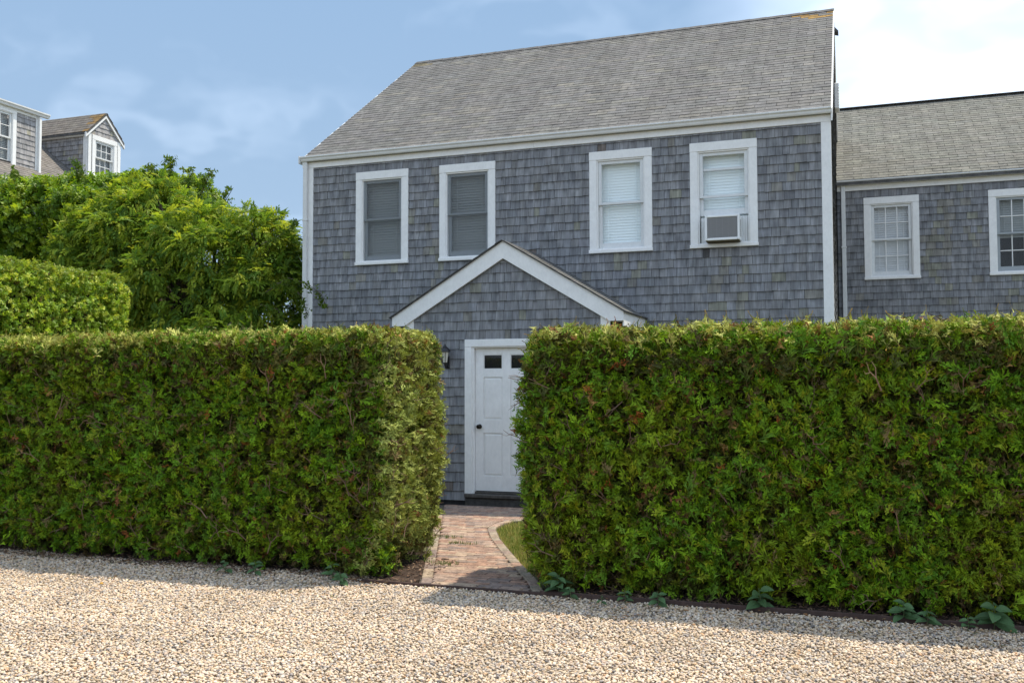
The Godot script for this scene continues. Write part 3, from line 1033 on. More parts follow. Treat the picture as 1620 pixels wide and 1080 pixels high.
func wing() -> void:
	var h := thing("house", "grey shingled wing set back behind the right hedge, its roof lower than the gabled house", "house")
	var list := []
	var WZ := -5.0
	var xs := [0.4903, 2.575, 4.9]
	var sill := 3.591
	var st := sb()
	var holes := []
	var trims := []
	for x in xs:
		holes.append(Rect2(x + 0.125, sill + 0.052, W_ - 0.25, WH - 0.19))
		trims.append(Rect2(x + 0.012, sill + 0.014, W_ - 0.024, WH - 0.026))
	var X1 := 8.0
	wall_sheet(st, 0.02, X1, -0.1, 5.36, holes, Transform3D(Basis(), Vector3(0, 0, WZ)))
	var gab := PackedVector2Array([Vector2(5.12, -0.1), Vector2(12.2, -0.1), Vector2(12.2, 5.3), Vector2(8.47, 7.66), Vector2(5.12, 5.3)])
	prism(st, gab, Transform3D(Basis(Vector3(0, 0, -1), Vector3.UP, Vector3(1, 0, 0)), Vector3(X1 - 0.12, 0, 0)), 0.118)
	box2(st, Vector3(0.02, -0.1, -12.2), Vector3(X1 - 0.123, 5.3, -12.1))
	var wall := obj("wall", st, M.siding_back, h)
	var lichen := func(x: float, y: float, t: int) -> int:
		for d: Vector3 in [Vector3(1.87, 4.6, 0.14), Vector3(1.82, 3.7, 0.16), Vector3(2.33, 4.55, 0.10), Vector3(1.62, 4.05, 0.16), Vector3(1.95, 3.0, 0.2), Vector3(3.0, 3.1, 0.3)]:
			if absf(x - d.x) < 0.11 and absf(y - d.y) < 0.45 and rng.randf() < 0.6:
				return SH.size() - 3 if rng.randf() < 0.6 else SH.size() - 1
		return t
	shingles(list, 0.03, X1 - 0.1, 0.05, 5.27, trims, Transform3D(Basis(), Vector3(0, 0, WZ)), wall, 0.127, false, null, lichen)
	# roof
	var E0 := Vector3(0.022, 5.455, WZ + 0.12)
	var Rg := Vector3(0.022, 7.7744, -8.4659)
	var v := (Rg - E0).normalized()
	var len := (Rg - E0).length()
	st = sb()
	prism(st, PackedVector2Array([Vector2(-E0.z, 5.443), Vector2(8.4659, 7.762), Vector2(12.4, 5.24), Vector2(12.4, 5.15), Vector2(8.4659, 7.67), Vector2(-E0.z, 5.36)]), Transform3D(Basis(Vector3(0, 0, -1), Vector3.UP, Vector3(1, 0, 0)), Vector3(0.022, 0, 0)), X1 + 0.05)
	var roof := obj("roof", st, M.roof_deck, h)
	var fn := FastNoiseLite.new()
	fn.seed = 9
	fn.frequency = 0.8
	var tone := func(x: float, s: float) -> Color:
		var k := 1.0 + 0.16 * fn.get_noise_2d(x * 1.5, s * 0.5)
		return grey_tone((Color(0.235, 0.228, 0.195) if rng.randf() < 0.75 else Color(0.27, 0.26, 0.22)) * k, 0.08)
	st = sb()
	roof_tabs(st, E0, Vector3.RIGHT, v, X1 + 0.06, len, tone)
	obj("roof_shingles", st, M.roof_tab, roof).set_meta("kind", "stuff")
	for i in 27:
		var rc := sb()
		box(rc, Vector3(0.022 + (i + 0.5) * 0.298, 7.785, -8.46), Vector3(0.31, 0.012, 0.2), 0.006, Color.WHITE, Basis(Vector3.RIGHT, 0.06))
		obj("ridge_cap", rc, M.roof_deck, roof)
	st = sb()
	box2(st, Vector3(0.03, 5.265, WZ - 0.001), Vector3(X1, 5.365, WZ + 0.028), 0.003)
	obj("frieze_board", st, M.trim, h)
	st = sb()
	var gp := PackedVector2Array([Vector2(0, 0), Vector2(0.068, 0), Vector2(0.078, 0.018), Vector2(0.082, 0.045), Vector2(0.10, 0.062), Vector2(0.10, 0.082), Vector2(0.094, 0.085), Vector2(0, 0.085)])
	prism(st, gp, Transform3D(Basis(Vector3(0, 0, 1), Vector3.UP, Vector3(-1, 0, 0)), Vector3(X1, 5.366, WZ + 0.030)), X1 - 0.03)
	obj("gutter", st, M.gutter_paint, h)
	st = sb()
	box2(st, Vector3(0.10, 0.1, WZ + 0.012), Vector3(0.175, 5.366, WZ + 0.075), 0.008)
	box2(st, Vector3(0.09, 4.2, WZ + 0.005), Vector3(0.185, 4.23, WZ + 0.079), 0.003)
	obj("downspout", st, M.gutter_paint, h)
	for i in 3:
		var w := window(h, Transform3D(Basis(), Vector3(xs[i], sill, WZ)), W_, WH, M.white_sash if i == 0 else M.grey_sash, M.blind_mid if i == 0 else M.blind_grey, Vector2i(3, 2), false, 0.0, 1.0 if i == 0 else 0.55)
		w.set_meta("label", ["window of small panes with white sashes and a drawn blind", "window of small panes with grey sashes and a half drawn blind", "window of small panes with grey sashes"][i])
	lay_shingles(list, 300, func(p: Vector3) -> bool: return p.y > 2.75 and p.x < 3.1)

func rear_house() -> void:
	var h := thing("house", "far grey shingled house with a gabled dormer, rising behind the leafy shrubs at left", "house")
	var list := []
	var XW := -18.92
	# wall plane facing +x: local x along -z
	var fx := Transform3D(Basis(Vector3(0, 0, -1), Vector3.UP, Vector3(1, 0, 0)), Vector3(XW, 0, 0))
	var st := sb()
	# main body
	box2(st, Vector3(-27.0, -0.1, -7.5), Vector3(-18.6, 6.45, 4.0))
	# shed dormer: its right end stands at z = -4.59
	var wh := Rect2(3.9 - 0.66 - 0.62 + 0.0, 7.12, 0.90, 1.20)
	wh.position.x = 2.86
	wall_sheet(st, -3.0, 4.56, 6.5, 8.44, [wh], fx)
	box2(st, Vector3(-24.0, 6.5, -4.56), Vector3(XW - 0.121, 8.44, -4.44))
	# gabled dormer, z -6.2 to -7.39
	wall_sheet(st, 6.2, 7.39, 7.0, 8.45, [Rect2(6.46, 7.45, 0.67, 0.93)], fx)
	prism(st, PackedVector2Array([Vector2(6.2, 8.45), Vector2(7.39, 8.45), Vector2(6.795, 9.03)]), Transform3D(fx.basis, Vector3(XW - 0.122, 0, 0)), 0.12)
	box2(st, Vector3(-22.5, 7.0, -6.30), Vector3(XW - 0.123, 8.47, -6.2))
	box2(st, Vector3(-22.5, 7.0, -7.39), Vector3(XW - 0.123, 8.47, -7.29))
	var wall := obj("wall", st, M.siding_back, h)
	shingles(list, -2.9, 4.46, 6.75, 8.42, [Rect2(2.73, 6.98, 1.16, 1.44)], fx, wall, 0.127)
	shingles(list, 6.3, 7.29, 8.44, 9.0, [], fx, wall, 0.127, false, func(y: float) -> Vector2: return Vector2(6.795 - (9.06 - y) * 0.98, 6.795 + (9.06 - y) * 0.98))
	var body := Transform3D(fx.basis, Vector3(-18.598, 0, 0))
	shingles(list, -3.9, 7.4, 2.6, 6.4, [], body, wall, 0.127, true)
	var side := Transform3D(Basis(), Vector3(0, 0, -6.2))
	shingles(list, -21.8, XW - 0.14, 7.0, 8.36, [], side, wall, 0.127)
	# roof of the main body
	var E0 := Vector3(-18.15, 6.50, 4.1)
	var v := Vector3(-1, 0.735, 0).normalized()
	var tone := func(_x: float, _s: float) -> Color: return grey_tone(Color(0.25, 0.225, 0.20), 0.10)
	st = sb()
	prism(st, PackedVector2Array([Vector2(-18.15, 6.49), Vector2(-22.65, 9.80), Vector2(-27.2, 6.49), Vector2(-27.2, 6.40), Vector2(-22.65, 9.70), Vector2(-18.15, 6.40)]), Transform3D(Basis(), Vector3(0, 0, -7.62)), 11.72)
	var roof := obj("roof", st, M.roof_deck, h)
	st = sb()
	roof_tabs(st, E0, Vector3(0, 0, -1), v, 11.72, 5.6, tone)
	# dormer roof
	var d0 := Vector3(XW + 0.07, 8.46, -6.10)
	var lich := func(x: float, _s: float) -> Color: return grey_tone(Color(0.31, 0.19, 0.07) if x < 0.35 and rng.randf() < 0.5 else Color(0.23, 0.20, 0.17), 0.12)
	var dlen := 0.955
	var back := 2.6
	roof_tabs(st, d0 + Vector3(-back, 0, 0), Vector3.RIGHT, Vector3(0, 0.69, -0.70).normalized(), back, dlen, func(x: float, s: float) -> Color: return lich.call(back - x, s), 0.305, 0.127)
	roof_tabs(st, Vector3(XW + 0.07, 8.46, -7.49), Vector3.LEFT, Vector3(0, 0.69, 0.70).normalized(), back, dlen, lich)
	obj("roof_shingles", st, M.roof_tab, roof).set_meta("kind", "stuff")
	st = sb()
	prism(st, PackedVector2Array([Vector2(6.10, 8.45), Vector2(6.795, 9.125), Vector2(7.49, 8.45), Vector2(7.49, 8.39), Vector2(6.795, 9.06), Vector2(6.10, 8.39)]), Transform3D(fx.basis, Vector3(XW - 2.5, 0, 0)), 2.56)
	# shed dormer's roof
	prism(st, PackedVector2Array([Vector2(XW + 0.10, 8.545), Vector2(XW + 0.10, 8.50), Vector2(XW - 3.6, 9.6), Vector2(XW - 3.6, 9.66)]), Transform3D(Basis(), Vector3(0, 0, -4.75)), 7.8)
	obj("dormer_roof", st, M.roof_deck, roof)
	# trim
	st = sb()
	for s: float in [-1.0, 1.0]:
		var pl := PackedVector2Array([Vector2(0, 9.115), Vector2(s * 0.715, 8.425), Vector2(s * 0.715, 8.30), Vector2(0, 8.985)])
		prism(st, pl, Transform3D(fx.basis, Vector3(XW + 0.005, 0, -6.795)), 0.05)
	box2(st, Vector3(XW - 2.6, 8.36, -6.198), Vector3(XW + 0.004, 8.47, -6.13), 0.003)
	obj("bargeboard", st, M.trim, h)
	for q in [[6.2, 6.31], [7.28, 7.39]]:
		st = sb()
		box2(st, Vector3(XW - 0.001, 7.0, -q[1]), Vector3(XW + 0.024, 8.44, -q[0]), 0.003)
		if q[0] < 6.3:
			box2(st, Vector3(XW - 0.135, 7.0, -6.199), Vector3(XW - 0.0015, 8.36, -6.176), 0.003)
		obj("corner_board", st, M.trim, h)
	st = sb()
	box2(st, Vector3(XW - 0.001, 6.6, -4.59), Vector3(XW + 0.026, 8.43, -4.46), 0.003)
	box2(st, Vector3(XW + 0.027, 6.6, -4.585), Vector3(XW + 0.09, 8.40, -4.51), 0.008)
	obj("corner_board", st, M.trim, h)
	st = sb()
	var gp := PackedVector2Array([Vector2(0, 0), Vector2(0.075, 0), Vector2(0.085, 0.045), Vector2(0.11, 0.07), Vector2(0.11, 0.10), Vector2(0, 0.10)])
	prism(st, gp, Transform3D(Basis(), Vector3(XW + 0.029, 8.43, -4.80)), 7.85)
	obj("gutter", st, M.gutter_paint, h)
	st = sb()
	box2(st, Vector3(XW - 0.001, 8.36, -4.45), Vector3(XW + 0.028, 8.47, 3.0), 0.003)
	obj("frieze_board", st, M.trim, h)
	st = sb()
	box2(st, Vector3(-18.16, 6.36, -7.6), Vector3(-18.10, 6.50, 4.1), 0.006)
	obj("eave_gutter", st, M.gutter_paint, h)
	# windows
	var w := window(h, Transform3D(fx.basis, Vector3(XW, 6.985, -2.74)), 1.14, 1.45, M.white_sash, M.blind_grey, Vector2i(3, 2), false, 0.0, 1.0)
	w.set_meta("label", "large window of small panes in the shingled upper wall")
	w = window(h, Transform3D(fx.basis, Vector3(XW + 0.004, 7.30, -6.335)), 0.92, 1.135, M.white_sash, M.blind_grey, Vector2i(3, 2), false)
	w.set_meta("label", "small paned window in the gabled dormer")
	st = sb()
	box2(st, Vector3(XW - 0.9, 7.05, -7.28), Vector3(XW - 0.8, 8.4, -6.31))
	obj("interior_wall", st, M.dark_room, h)
	lay_shingles(list, 180, func(p: Vector3) -> bool: return p.y > 6.9 and p.z < -3.2, M.shingle_pale)

# ------------------------------------------------------------------ hedges
func hedge_box(called: String, label: String, x0: float, x1: float, z0: float, z1: float, top: float, open_end: float) -> void:
	var h := thing(called, label, "hedge", Vector3.ZERO)
	var fn := FastNoiseLite.new()
	fn.seed = 31 if x0 < -5 else 47
	fn.frequency = 1.1
	fn.fractal_octaves = 3
	var bulge := func(p: Vector3) -> float:
		return fn.get_noise_3d(p.x * 1.4, p.y * 1.4, p.z * 1.4) * 0.05
	# near-black box painting in the shade inside the hedge
	var st := sb()
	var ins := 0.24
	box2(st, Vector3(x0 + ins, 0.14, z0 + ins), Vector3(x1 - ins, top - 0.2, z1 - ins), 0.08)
	obj("shade_core", st, M.hedge_core, h)
	# stems standing in the bed
	var x := x0 + 0.3
	while x < x1 - 0.15:
		st = sb()
		var zz := (z0 + z1) * 0.5 + r(-0.05, 0.25)
		tube(st, [Vector3(x, -0.05, zz), Vector3(x + r(-0.03, 0.03), 0.4, zz + r(-0.03, 0.03)), Vector3(x + r(-0.06, 0.06), 1.2, zz)], [0.045, 0.035, 0.02], 7)
		obj("trunk", st, M.bark, h)
		x += r(0.45, 0.65)
	# sprays
	var xf := []
	var cs := []
	var xt := []
	var ct := []
	var greens := [Color(0.131, 0.272, 0.011), Color(0.174, 0.331, 0.013), Color(0.096, 0.214, 0.013), Color(0.21, 0.356, 0.011), Color(0.244, 0.305, 0.017), Color(0.122, 0.246, 0.022)]
	var faces := []     # origin, u, v, normal, density per square metre
	var H := top - 0.03
	faces.append([Vector3(x0, 0.03, z1), Vector3(x1 - x0, 0, 0), Vector3(0, H, 0), Vector3(0, 0, 1), 3400.0])
	faces.append([Vector3(x0, 0.03, z0), Vector3(x1 - x0, 0, 0), Vector3(0, H, 0), Vector3(0, 0, -1), 800.0])
	faces.append([Vector3(x0, top, z0), Vector3(x1 - x0, 0, 0), Vector3(0, 0, z1 - z0), Vector3(0, 1, 0), 3000.0])
	faces.append([Vector3(x1, 0.03, z0), Vector3(0, 0, z1 - z0), Vector3(0, H, 0), Vector3(1, 0, 0), 3800.0 if open_end > 0 else 500.0])
	faces.append([Vector3(x0, 0.03, z0), Vector3(0, 0, z1 - z0), Vector3(0, H, 0), Vector3(-1, 0, 0), 3800.0 if open_end < 0 else 500.0])
	for f in faces:
		var area: float = f[1].length() * f[2].length()
		var n := int(area * f[4])
		var N: Vector3 = f[3]
		for i in n:
			var p: Vector3 = f[0] + f[1] * rng.randf() + f[2] * rng.randf()
			var dep := pow(rng.randf(), 1.15) * 0.28
			# rounded shoulders: pull in towards the top edges and corners
			var ed: float = min(p.x - x0, x1 - p.x)
			var ez: float = min(p.z - z0, z1 - p.z)
			var et := top - p.y
			var pull := 0.0
			var lim := 0.07
			if N.y > 0.5:
				pull = maxf(lim - ed, 0.0) + maxf(lim - ez, 0.0)
				pull = pull * pull / lim * 0.7
			else:
				var side: float = ez if absf(N.x) > 0.5 else ed
				var s2: float = maxf(lim - et, 0.0) + maxf(lim - side, 0.0)
				pull = s2 * s2 / lim * 0.7
			# the foot draws in, the belly swells
			var foot := 0.0
			if N.y < 0.5:
				foot = 0.16 * pow(1.0 - clampf(p.y / 0.55, 0.0, 1.0), 2.0) * (1.0 if absf(N.x) > 0.5 else 0.55) - 0.035 * sin(clampf(p.y / top, 0.0, 1.0) * PI)
				if absf(N.x) > 0.5:
					foot -= (0.09 if N.x < 0.0 else 0.045) * sin(pow(1.0 - clampf(p.y / top, 0.0, 1.0), 0.8) * PI)
			var b: float = bulge.call(p)
			if p.y < 0.12 + 0.16 * fn.get_noise_2d(p.x * 2.5, 7.0 + p.z) and N.y < 0.5 and rng.randf() < 0.75:
				continue
			var hole := fn.get_noise_3d(p.x * 4.2 + 9.0, p.y * 4.2, p.z * 4.2)
			if hole < -0.08 and dep < 0.15 and rng.randf() < 0.85:
				continue
			p -= N * (dep + pull + foot - b)
			var d := N * (r(0.1, 0.75) if absf(N.x) < 0.5 else r(0.5, 1.2)) + Vector3.UP * r(-0.25, 0.6) + rdir() * 0.8
			if N.y > 0.5:
				d = N * r(0.3, 1.0) + rdir() * 0.7
			var sc := r(0.07, 0.17) if dep < 0.12 else r(0.12, 0.20)
			if rng.randf() < 0.06 and dep < 0.08:
				sc *= 1.45
			if x0 > -5.0:
				sc *= 1.12
			# keep within the clipped face
			var base := p - d.normalized() * sc * 0.75
			xf.append(Transform3D(aim(d, sc, 0.0, N), base))
			var c: Color = greens[rng.randi() % greens.size()] * r(0.8, 1.25)
			var pk := fn.get_noise_3d(p.x * 0.8, p.y * 0.9 + 20.0, p.z)
			c = c.lerp(Color(0.27, 0.30, 0.014), clampf(pk * 0.9, 0.0, 0.5))
			# clipped hedges are brown inside; colour also darkens with depth, painting shaded gaps
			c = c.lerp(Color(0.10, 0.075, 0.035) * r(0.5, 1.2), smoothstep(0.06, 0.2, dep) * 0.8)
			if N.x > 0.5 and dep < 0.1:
				c = c.lerp(Color(0.50, 0.52, 0.15), 0.65)  # sun-facing end sprays paled, sunlight painted into their colour
			var luck := rng.randf()
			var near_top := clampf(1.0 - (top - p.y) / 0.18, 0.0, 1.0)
			if luck < 0.018 + 0.035 * near_top:
				c = [Color(0.36, 0.12, 0.035), Color(0.26, 0.10, 0.04), Color(0.40, 0.22, 0.07)][rng.randi() % 3]
			elif luck < 0.11:
				c = Color(0.19, 0.135, 0.05) * r(0.5, 1.2)
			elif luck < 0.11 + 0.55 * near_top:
				c = Color(0.50, 0.50, 0.12) * r(0.8, 1.25)  # pale yellow paints the sunlit band along the hedge top
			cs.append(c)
			if rng.randf() < 0.035 and top - p.y > 0.35:
				xt.append(Transform3D(aim(N * r(0.0, 0.8) + Vector3.UP * r(0.2, 0.9) + rdir() * 0.6, r(0.12, 0.30)), p - N * 0.05 - d.normalized() * 0.12))
				ct.append(Color(0.17, 0.105, 0.07) * r(0.6, 1.5))
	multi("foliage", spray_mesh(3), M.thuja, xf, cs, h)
	multi("twigs", twig_mesh(), M.twig, xt, ct, h)

func hedges() -> void:
	hedge_box("hedge", "clipped evergreen hedge left of the brick path, its right end sunlit", -9.7, -3.56, 5.12, 6.40, 2.15, 1.0)
	hedge_box("hedge", "clipped evergreen hedge right of the brick path, shaded, hiding half the door", -2.25, 4.2, 5.12, 6.40, 2.10, -1.0)
	# small-leaved clipped hedge behind, running away from the drive; its sunlit face looks right
	var h := thing("hedge", "lower sunlit broadleaf clipped hedge behind the left evergreen hedge", "hedge")
	var st := sb()
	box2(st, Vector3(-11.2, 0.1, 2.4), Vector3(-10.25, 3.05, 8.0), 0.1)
	obj("shade_core", st, M.hedge_core, h)  # near-black core, interior shade put into its colour
	for i in 8:
		st = sb()
		var zz := 2.6 + i * 0.6
		tube(st, [Vector3(-10.6, -0.05, zz), Vector3(-10.55, 0.6, zz + 0.05), Vector3(-10.6, 1.6, zz)], [0.04, 0.03, 0.02], 6)
		obj("trunk", st, M.bark, h)
	var fn := FastNoiseLite.new()
	fn.seed = 77
	fn.frequency = 1.3
	var xf := []
	var cs := []
	for f in [[Vector3(-10.0, 0.2, 2.12), Vector3(0, 0, 5.9), Vector3(0, 3.12, 0), Vector3(1, 0, 0), 900.0], [Vector3(-11.4, 3.33, 2.12), Vector3(1.4, 0, 0), Vector3(0, 0, 5.9), Vector3(0, 1, 0), 700.0], [Vector3(-11.4, 0.2, 2.12), Vector3(1.4, 0, 0), Vector3(0, 3.12, 0), Vector3(0, 0, -1), 500.0], [Vector3(-11.4, 0.2, 8.0), Vector3(1.4, 0, 0), Vector3(0, 3.12, 0), Vector3(0, 0, 1), 300.0]]:
		var N: Vector3 = f[3]
		for i in int(f[1].length() * f[2].length() * f[4]):
			var p: Vector3 = f[0] + f[1] * rng.randf() + f[2] * rng.randf()
			var dep := pow(rng.randf(), 1.5) * 0.26
			var ed: float = maxf(0.22 - (3.33 - p.y), 0.0) + maxf(0.2 - (p.z - 2.12), 0.0) if N.y < 0.5 else maxf(0.2 - (-10.0 - p.x), 0.0) + maxf(0.2 - (p.z - 2.12), 0.0)
			p -= N * (dep + ed * ed * 2.2 - fn.get_noise_3dv(p * 1.5) * 0.12)
			var d := N * r(0.2, 1.0) + Vector3.UP * r(0.0, 0.7) + rdir() * 0.7
			var sc := r(0.07, 0.12)
			xf.append(Transform3D(aim(d, sc), p - d.normalized() * sc * 0.7))
			var c: Color = [Color(0.351, 0.506, 0.058), Color(0.486, 0.633, 0.069), Color(0.27, 0.43, 0.051), Color(0.647, 0.709, 0.114)][rng.randi() % 4] * r(0.8, 1.2)
			if rng.randf() < 0.03:
				c = Color(0.2, 0.12, 0.05)
			if p.y > 3.2:
				c = c.lerp(Color(0.17, 0.21, 0.025), 0.5)
			cs.append(c)
	multi("foliage", sprig_mesh(8, 9, 0.42, 0.14), M.privet, xf, cs, h)

# ------------------------------------------------------------------ shrubs
func shrub(called: String, label: String, lobes: Array, per: float, size: Vector2, palette: Array, mesh: ArrayMesh, m: Material, root: Vector3, droop: float, group := "") -> Node3D:
	var t := thing(called, label, "shrub", root, group)
	var fn := FastNoiseLite.new()
	fn.seed = 100 + lobes.size()
	fn.frequency = 0.55
	var xf := []
	var cs := []
	var st := sb()
	tube(st, [Vector3(0, -0.1, 0), Vector3(0.08, 0.7, 0.05), Vector3(-0.05, 1.5, 0.1)], [0.13, 0.10, 0.08], 8)
	obj("trunk", st, M.bark, t)
	var all := lobes.duplicate()
	for l in lobes:
		for k in 7:
			var d := rdir()
			if d.y < -0.3:
				d.y = -d.y
			if d.z < -0.2:
				d.z = -d.z
			all.append([l[0] + d * l[1] * r(0.80, 0.98), Vector3(r(0.3, 0.55), r(0.25, 0.42), r(0.3, 0.5)) * clampf(l[1].length() / 1.8, 0.35, 1.0)])
	for l in all:
		var c: Vector3 = l[0]
		var R: Vector3 = l[1]
		var limb := sb()
		var a := Vector3(-0.05, 1.2, 0.1)
		var e := (c - root)
		tube(limb, [a, a.lerp(e, 0.5) + Vector3(r(-0.2, 0.2), 0.2, r(-0.2, 0.2)), e], [0.06, 0.045, 0.02], 6)
		for k in (5 if l in lobes else 1):
			var q := e + rdir() * R * 0.8
			tube(limb, [e.lerp(a, 0.2), e.lerp(q, 0.5) + rdir() * 0.1, q], [0.025, 0.018, 0.008], 5)
		obj("branch", limb, M.bark, t)
		var n := int((R.x * R.y + R.y * R.z + R.x * R.z) * per)
		for i in n:
			var d := rdir()
			var k := 0.74 + 0.3 * sqrt(rng.randf())
			var p := c + d * R * k
			var gap := fn.get_noise_3d(p.x * 2.4, p.y * 2.4, p.z * 2.4)
			if gap < -0.18 and rng.randf() < 0.9:
				continue
			p += d * gap * 0.35
			var buried := false
			for o in all:
				if o == l:
					continue
				var q: Vector3 = (p - o[0]) / o[1]
				if q.length() < 0.72:
					buried = true
					break
			if buried or p.y < 0.15:
				continue
			var nrm := (d / R).normalized()
			var dir := nrm * r(0.2, 0.9) + Vector3(0, -droop + r(-0.3, 0.5), 0) + rdir() * 0.6
			var s := r(size.x, size.y)
			# top side turned outwards and up
			var y := dir.normalized()
			var zz := (nrm * 0.8 + Vector3.UP * 0.9 + rdir() * 0.5)
			var x := y.cross(zz).normalized()
			xf.append(Transform3D(Basis(x * s, y * s, x.cross(y) * s), p - root))
			var col: Color = palette[rng.randi() % palette.size()] * r(0.75, 1.25)
			cs.append(col)
	multi("foliage", mesh, m, xf, cs, t)
	return t

func shrubs() -> void:
	var pin := pinnate_mesh(4, 6)
	var wis := [Color(0.247, 0.362, 0.039), Color(0.342, 0.44, 0.044), Color(0.171, 0.283, 0.039), Color(0.418, 0.472, 0.053), Color(0.133, 0.237, 0.039)]
	shrub("wisteria", "big sprawling wisteria mound with drooping compound leaves beside the house's left corner", [
		[Vector3(-12.3, 3.9, -1.2), Vector3(1.7, 1.45, 1.2)], [Vector3(-11.1, 3.6, -0.9), Vector3(1.35, 1.3, 1.1)], [Vector3(-10.2, 3.3, -1.0), Vector3(1.0, 1.3, 1.0)],
		[Vector3(-9.65, 2.9, -1.1), Vector3(0.75, 1.5, 0.9)], [Vector3(-11.6, 2.1, -1.0), Vector3(1.1, 1.0, 0.9)], [Vector3(-9.8, 1.9, -0.8), Vector3(0.9, 1.1, 0.8)], [Vector3(-13.2, 4.35, -1.4), Vector3(1.3, 0.9, 1.1)], [Vector3(-10.9, 1.9, -2.6), Vector3(2.3, 2.2, 0.7)], [Vector3(-13.4, 1.9, -2.4), Vector3(2.2, 2.0, 0.7)]],
		760.0, Vector2(0.14, 0.26), wis, pin, M.wisteria, Vector3(-11.0, 0, -1.2), 0.25)
	var dk := [Color(0.192, 0.324, 0.023), Color(0.288, 0.422, 0.029), Color(0.134, 0.252, 0.023), Color(0.384, 0.486, 0.031)]
	shrub("shrub", "tall bushy shrub with small round leaves, furthest left, below the far house", [
		[Vector3(-16.6, 5.02, -2.4), Vector3(1.6, 0.95, 1.2)], [Vector3(-15.2, 5.0, -2.6), Vector3(1.5, 0.95, 1.2)], [Vector3(-14.0, 4.95, -2.4), Vector3(1.1, 0.95, 1.0)], [Vector3(-17.6, 4.2, -2.0), Vector3(1.4, 1.2, 1.0)],
		[Vector3(-13.0, 5.2, -2.8), Vector3(0.7, 0.65, 0.7)], [Vector3(-16.2, 3.0, -2.2), Vector3(1.2, 0.9, 0.9)], [Vector3(-14.4, 3.6, -2.2), Vector3(1.2, 1.1, 0.9)]],
		760.0, Vector2(0.15, 0.25), dk, sprig_mesh(21, 10, 0.40, 0.15), M.privet, Vector3(-15.3, 0, -2.4), 0.0)
	# the loose young shrub low between hedge and house
	shrub("shrub", "low young shrub with pale green leaves in front of the wisteria, beside the house corner", [
		[Vector3(-9.35, 2.35, 0.9), Vector3(0.45, 0.38, 0.35)], [Vector3(-9.0, 2.15, 0.9), Vector3(0.35, 0.35, 0.3)]],
		420.0, Vector2(0.18, 0.28), [Color(0.12, 0.20, 0.022), Color(0.09, 0.17, 0.018), Color(0.15, 0.23, 0.03)], pin, M.wisteria, Vector3(-9.25, 0, 0.9), 0.35)
	# climbing tendrils that reach past the corner board
	var t := thing("climbing_vine", "thin leafy vine tendrils hanging across the house's left corner board", "vine", Vector3(-8.75, 0, 0.35))
	var runs := [[Vector3(-0.1, 3.2, 0), Vector3(0.35, 3.42, 0.05), Vector3(0.75, 3.30, 0.08), Vector3(1.0, 3.12, 0.08), Vector3(1.08, 2.95, 0.08)], [Vector3(0.1, 3.35, 0), Vector3(0.45, 3.28, 0.05), Vector3(0.66, 3.05, 0.05), Vector3(0.72, 2.75, 0.05)], [Vector3(-0.2, 4.0, 0), Vector3(0.2, 4.15, 0), Vector3(0.45, 4.28, 0.02), Vector3(0.52, 4.36, 0.02)], [Vector3(-0.2, 3.0, 0), Vector3(0.2, 2.9, 0.1), Vector3(0.4, 2.62, 0.1)]]
	var xf := []
	var cs := []
	for run in runs:
		var st := sb()
		var rad := []
		for i in run.size():
			rad.append(0.007 - 0.001 * i)
		tube(st, run, rad, 5)
		obj("stem", st, M.bark, t)
		for i in run.size() - 1:
			for k in 16:
				var p: Vector3 = run[i].lerp(run[i + 1], rng.randf())
				var d := Vector3(r(-0.6, 0.6), r(-0.9, 0.2), r(-0.2, 0.9))
				xf.append(Transform3D(aim(d, r(0.07, 0.13), 0.5, Vector3(0, 0.5, 1)), p))
				cs.append([Color(0.13, 0.20, 0.025), Color(0.17, 0.235, 0.04), Color(0.10, 0.17, 0.02)][rng.randi() % 3])
	multi("foliage", sprig_mesh(5, 4, 0.5, 0.17), M.wisteria, xf, cs, t)
	# airy shoots against the sky at the top of the mound
	xf = []
	cs = []
	var up := thing("climbing_vine", "loose shoots standing up against the sky on top of the wisteria", "vine", Vector3(-13.3, 0, -2.0))
	for q in [[Vector3(0.9, 5.2, 0), Vector3(1.1, 6.0, 0.1)], [Vector3(1.1, 5.2, 0), Vector3(1.55, 5.95, 0)], [Vector3(0.2, 5.6, 0), Vector3(0.1, 6.15, 0)], [Vector3(1.7, 4.9, 0), Vector3(2.15, 5.55, 0.1)], [Vector3(-1.5, 5.8, 0), Vector3(-1.9, 6.35, 0)], [Vector3(-3.2, 5.7, 0), Vector3(-3.6, 6.3, 0)], [Vector3(0.5, 5.3, 0), Vector3(0.6, 6.25, 0)]]:
		var st := sb()
		var m: Vector3 = q[0].lerp(q[1], 0.5) + Vector3(r(-0.1, 0.1), 0.05, 0)
		tube(st, [q[0], m, q[1]], [0.012, 0.009, 0.004], 5)
		obj("stem", st, M.bark, up)
		for k in 34:
			var a := rng.randf()
			var p: Vector3 = q[0].lerp(m, a) if rng.randf() < 0.5 else m.lerp(q[1], a)
			xf.append(Transform3D(aim(Vector3(r(-1, 1), r(-0.1, 0.8), r(-0.5, 1)), r(0.09, 0.2), 0.5), p))
			cs.append([Color(0.11, 0.18, 0.02), Color(0.15, 0.21, 0.03), Color(0.08, 0.14, 0.02)][rng.randi() % 3])
	multi("foliage", sprig_mesh(6, 6, 0.5, 0.17), M.wisteria, xf, cs, up)

# ------------------------------------------------------------------ path
const PR := [Vector2(6.45, -2.20), Vector2(6.33, -2.24), Vector2(5.93, -2.43), Vector2(5.37, -2.75), Vector2(4.67, -3.13), Vector2(3.95, -3.51), Vector2(3.31, -3.80), Vector2(2.75, -3.86), Vector2(2.45, -3.6), Vector2(2.3, -2.9), Vector2(1.3, -2.85)]

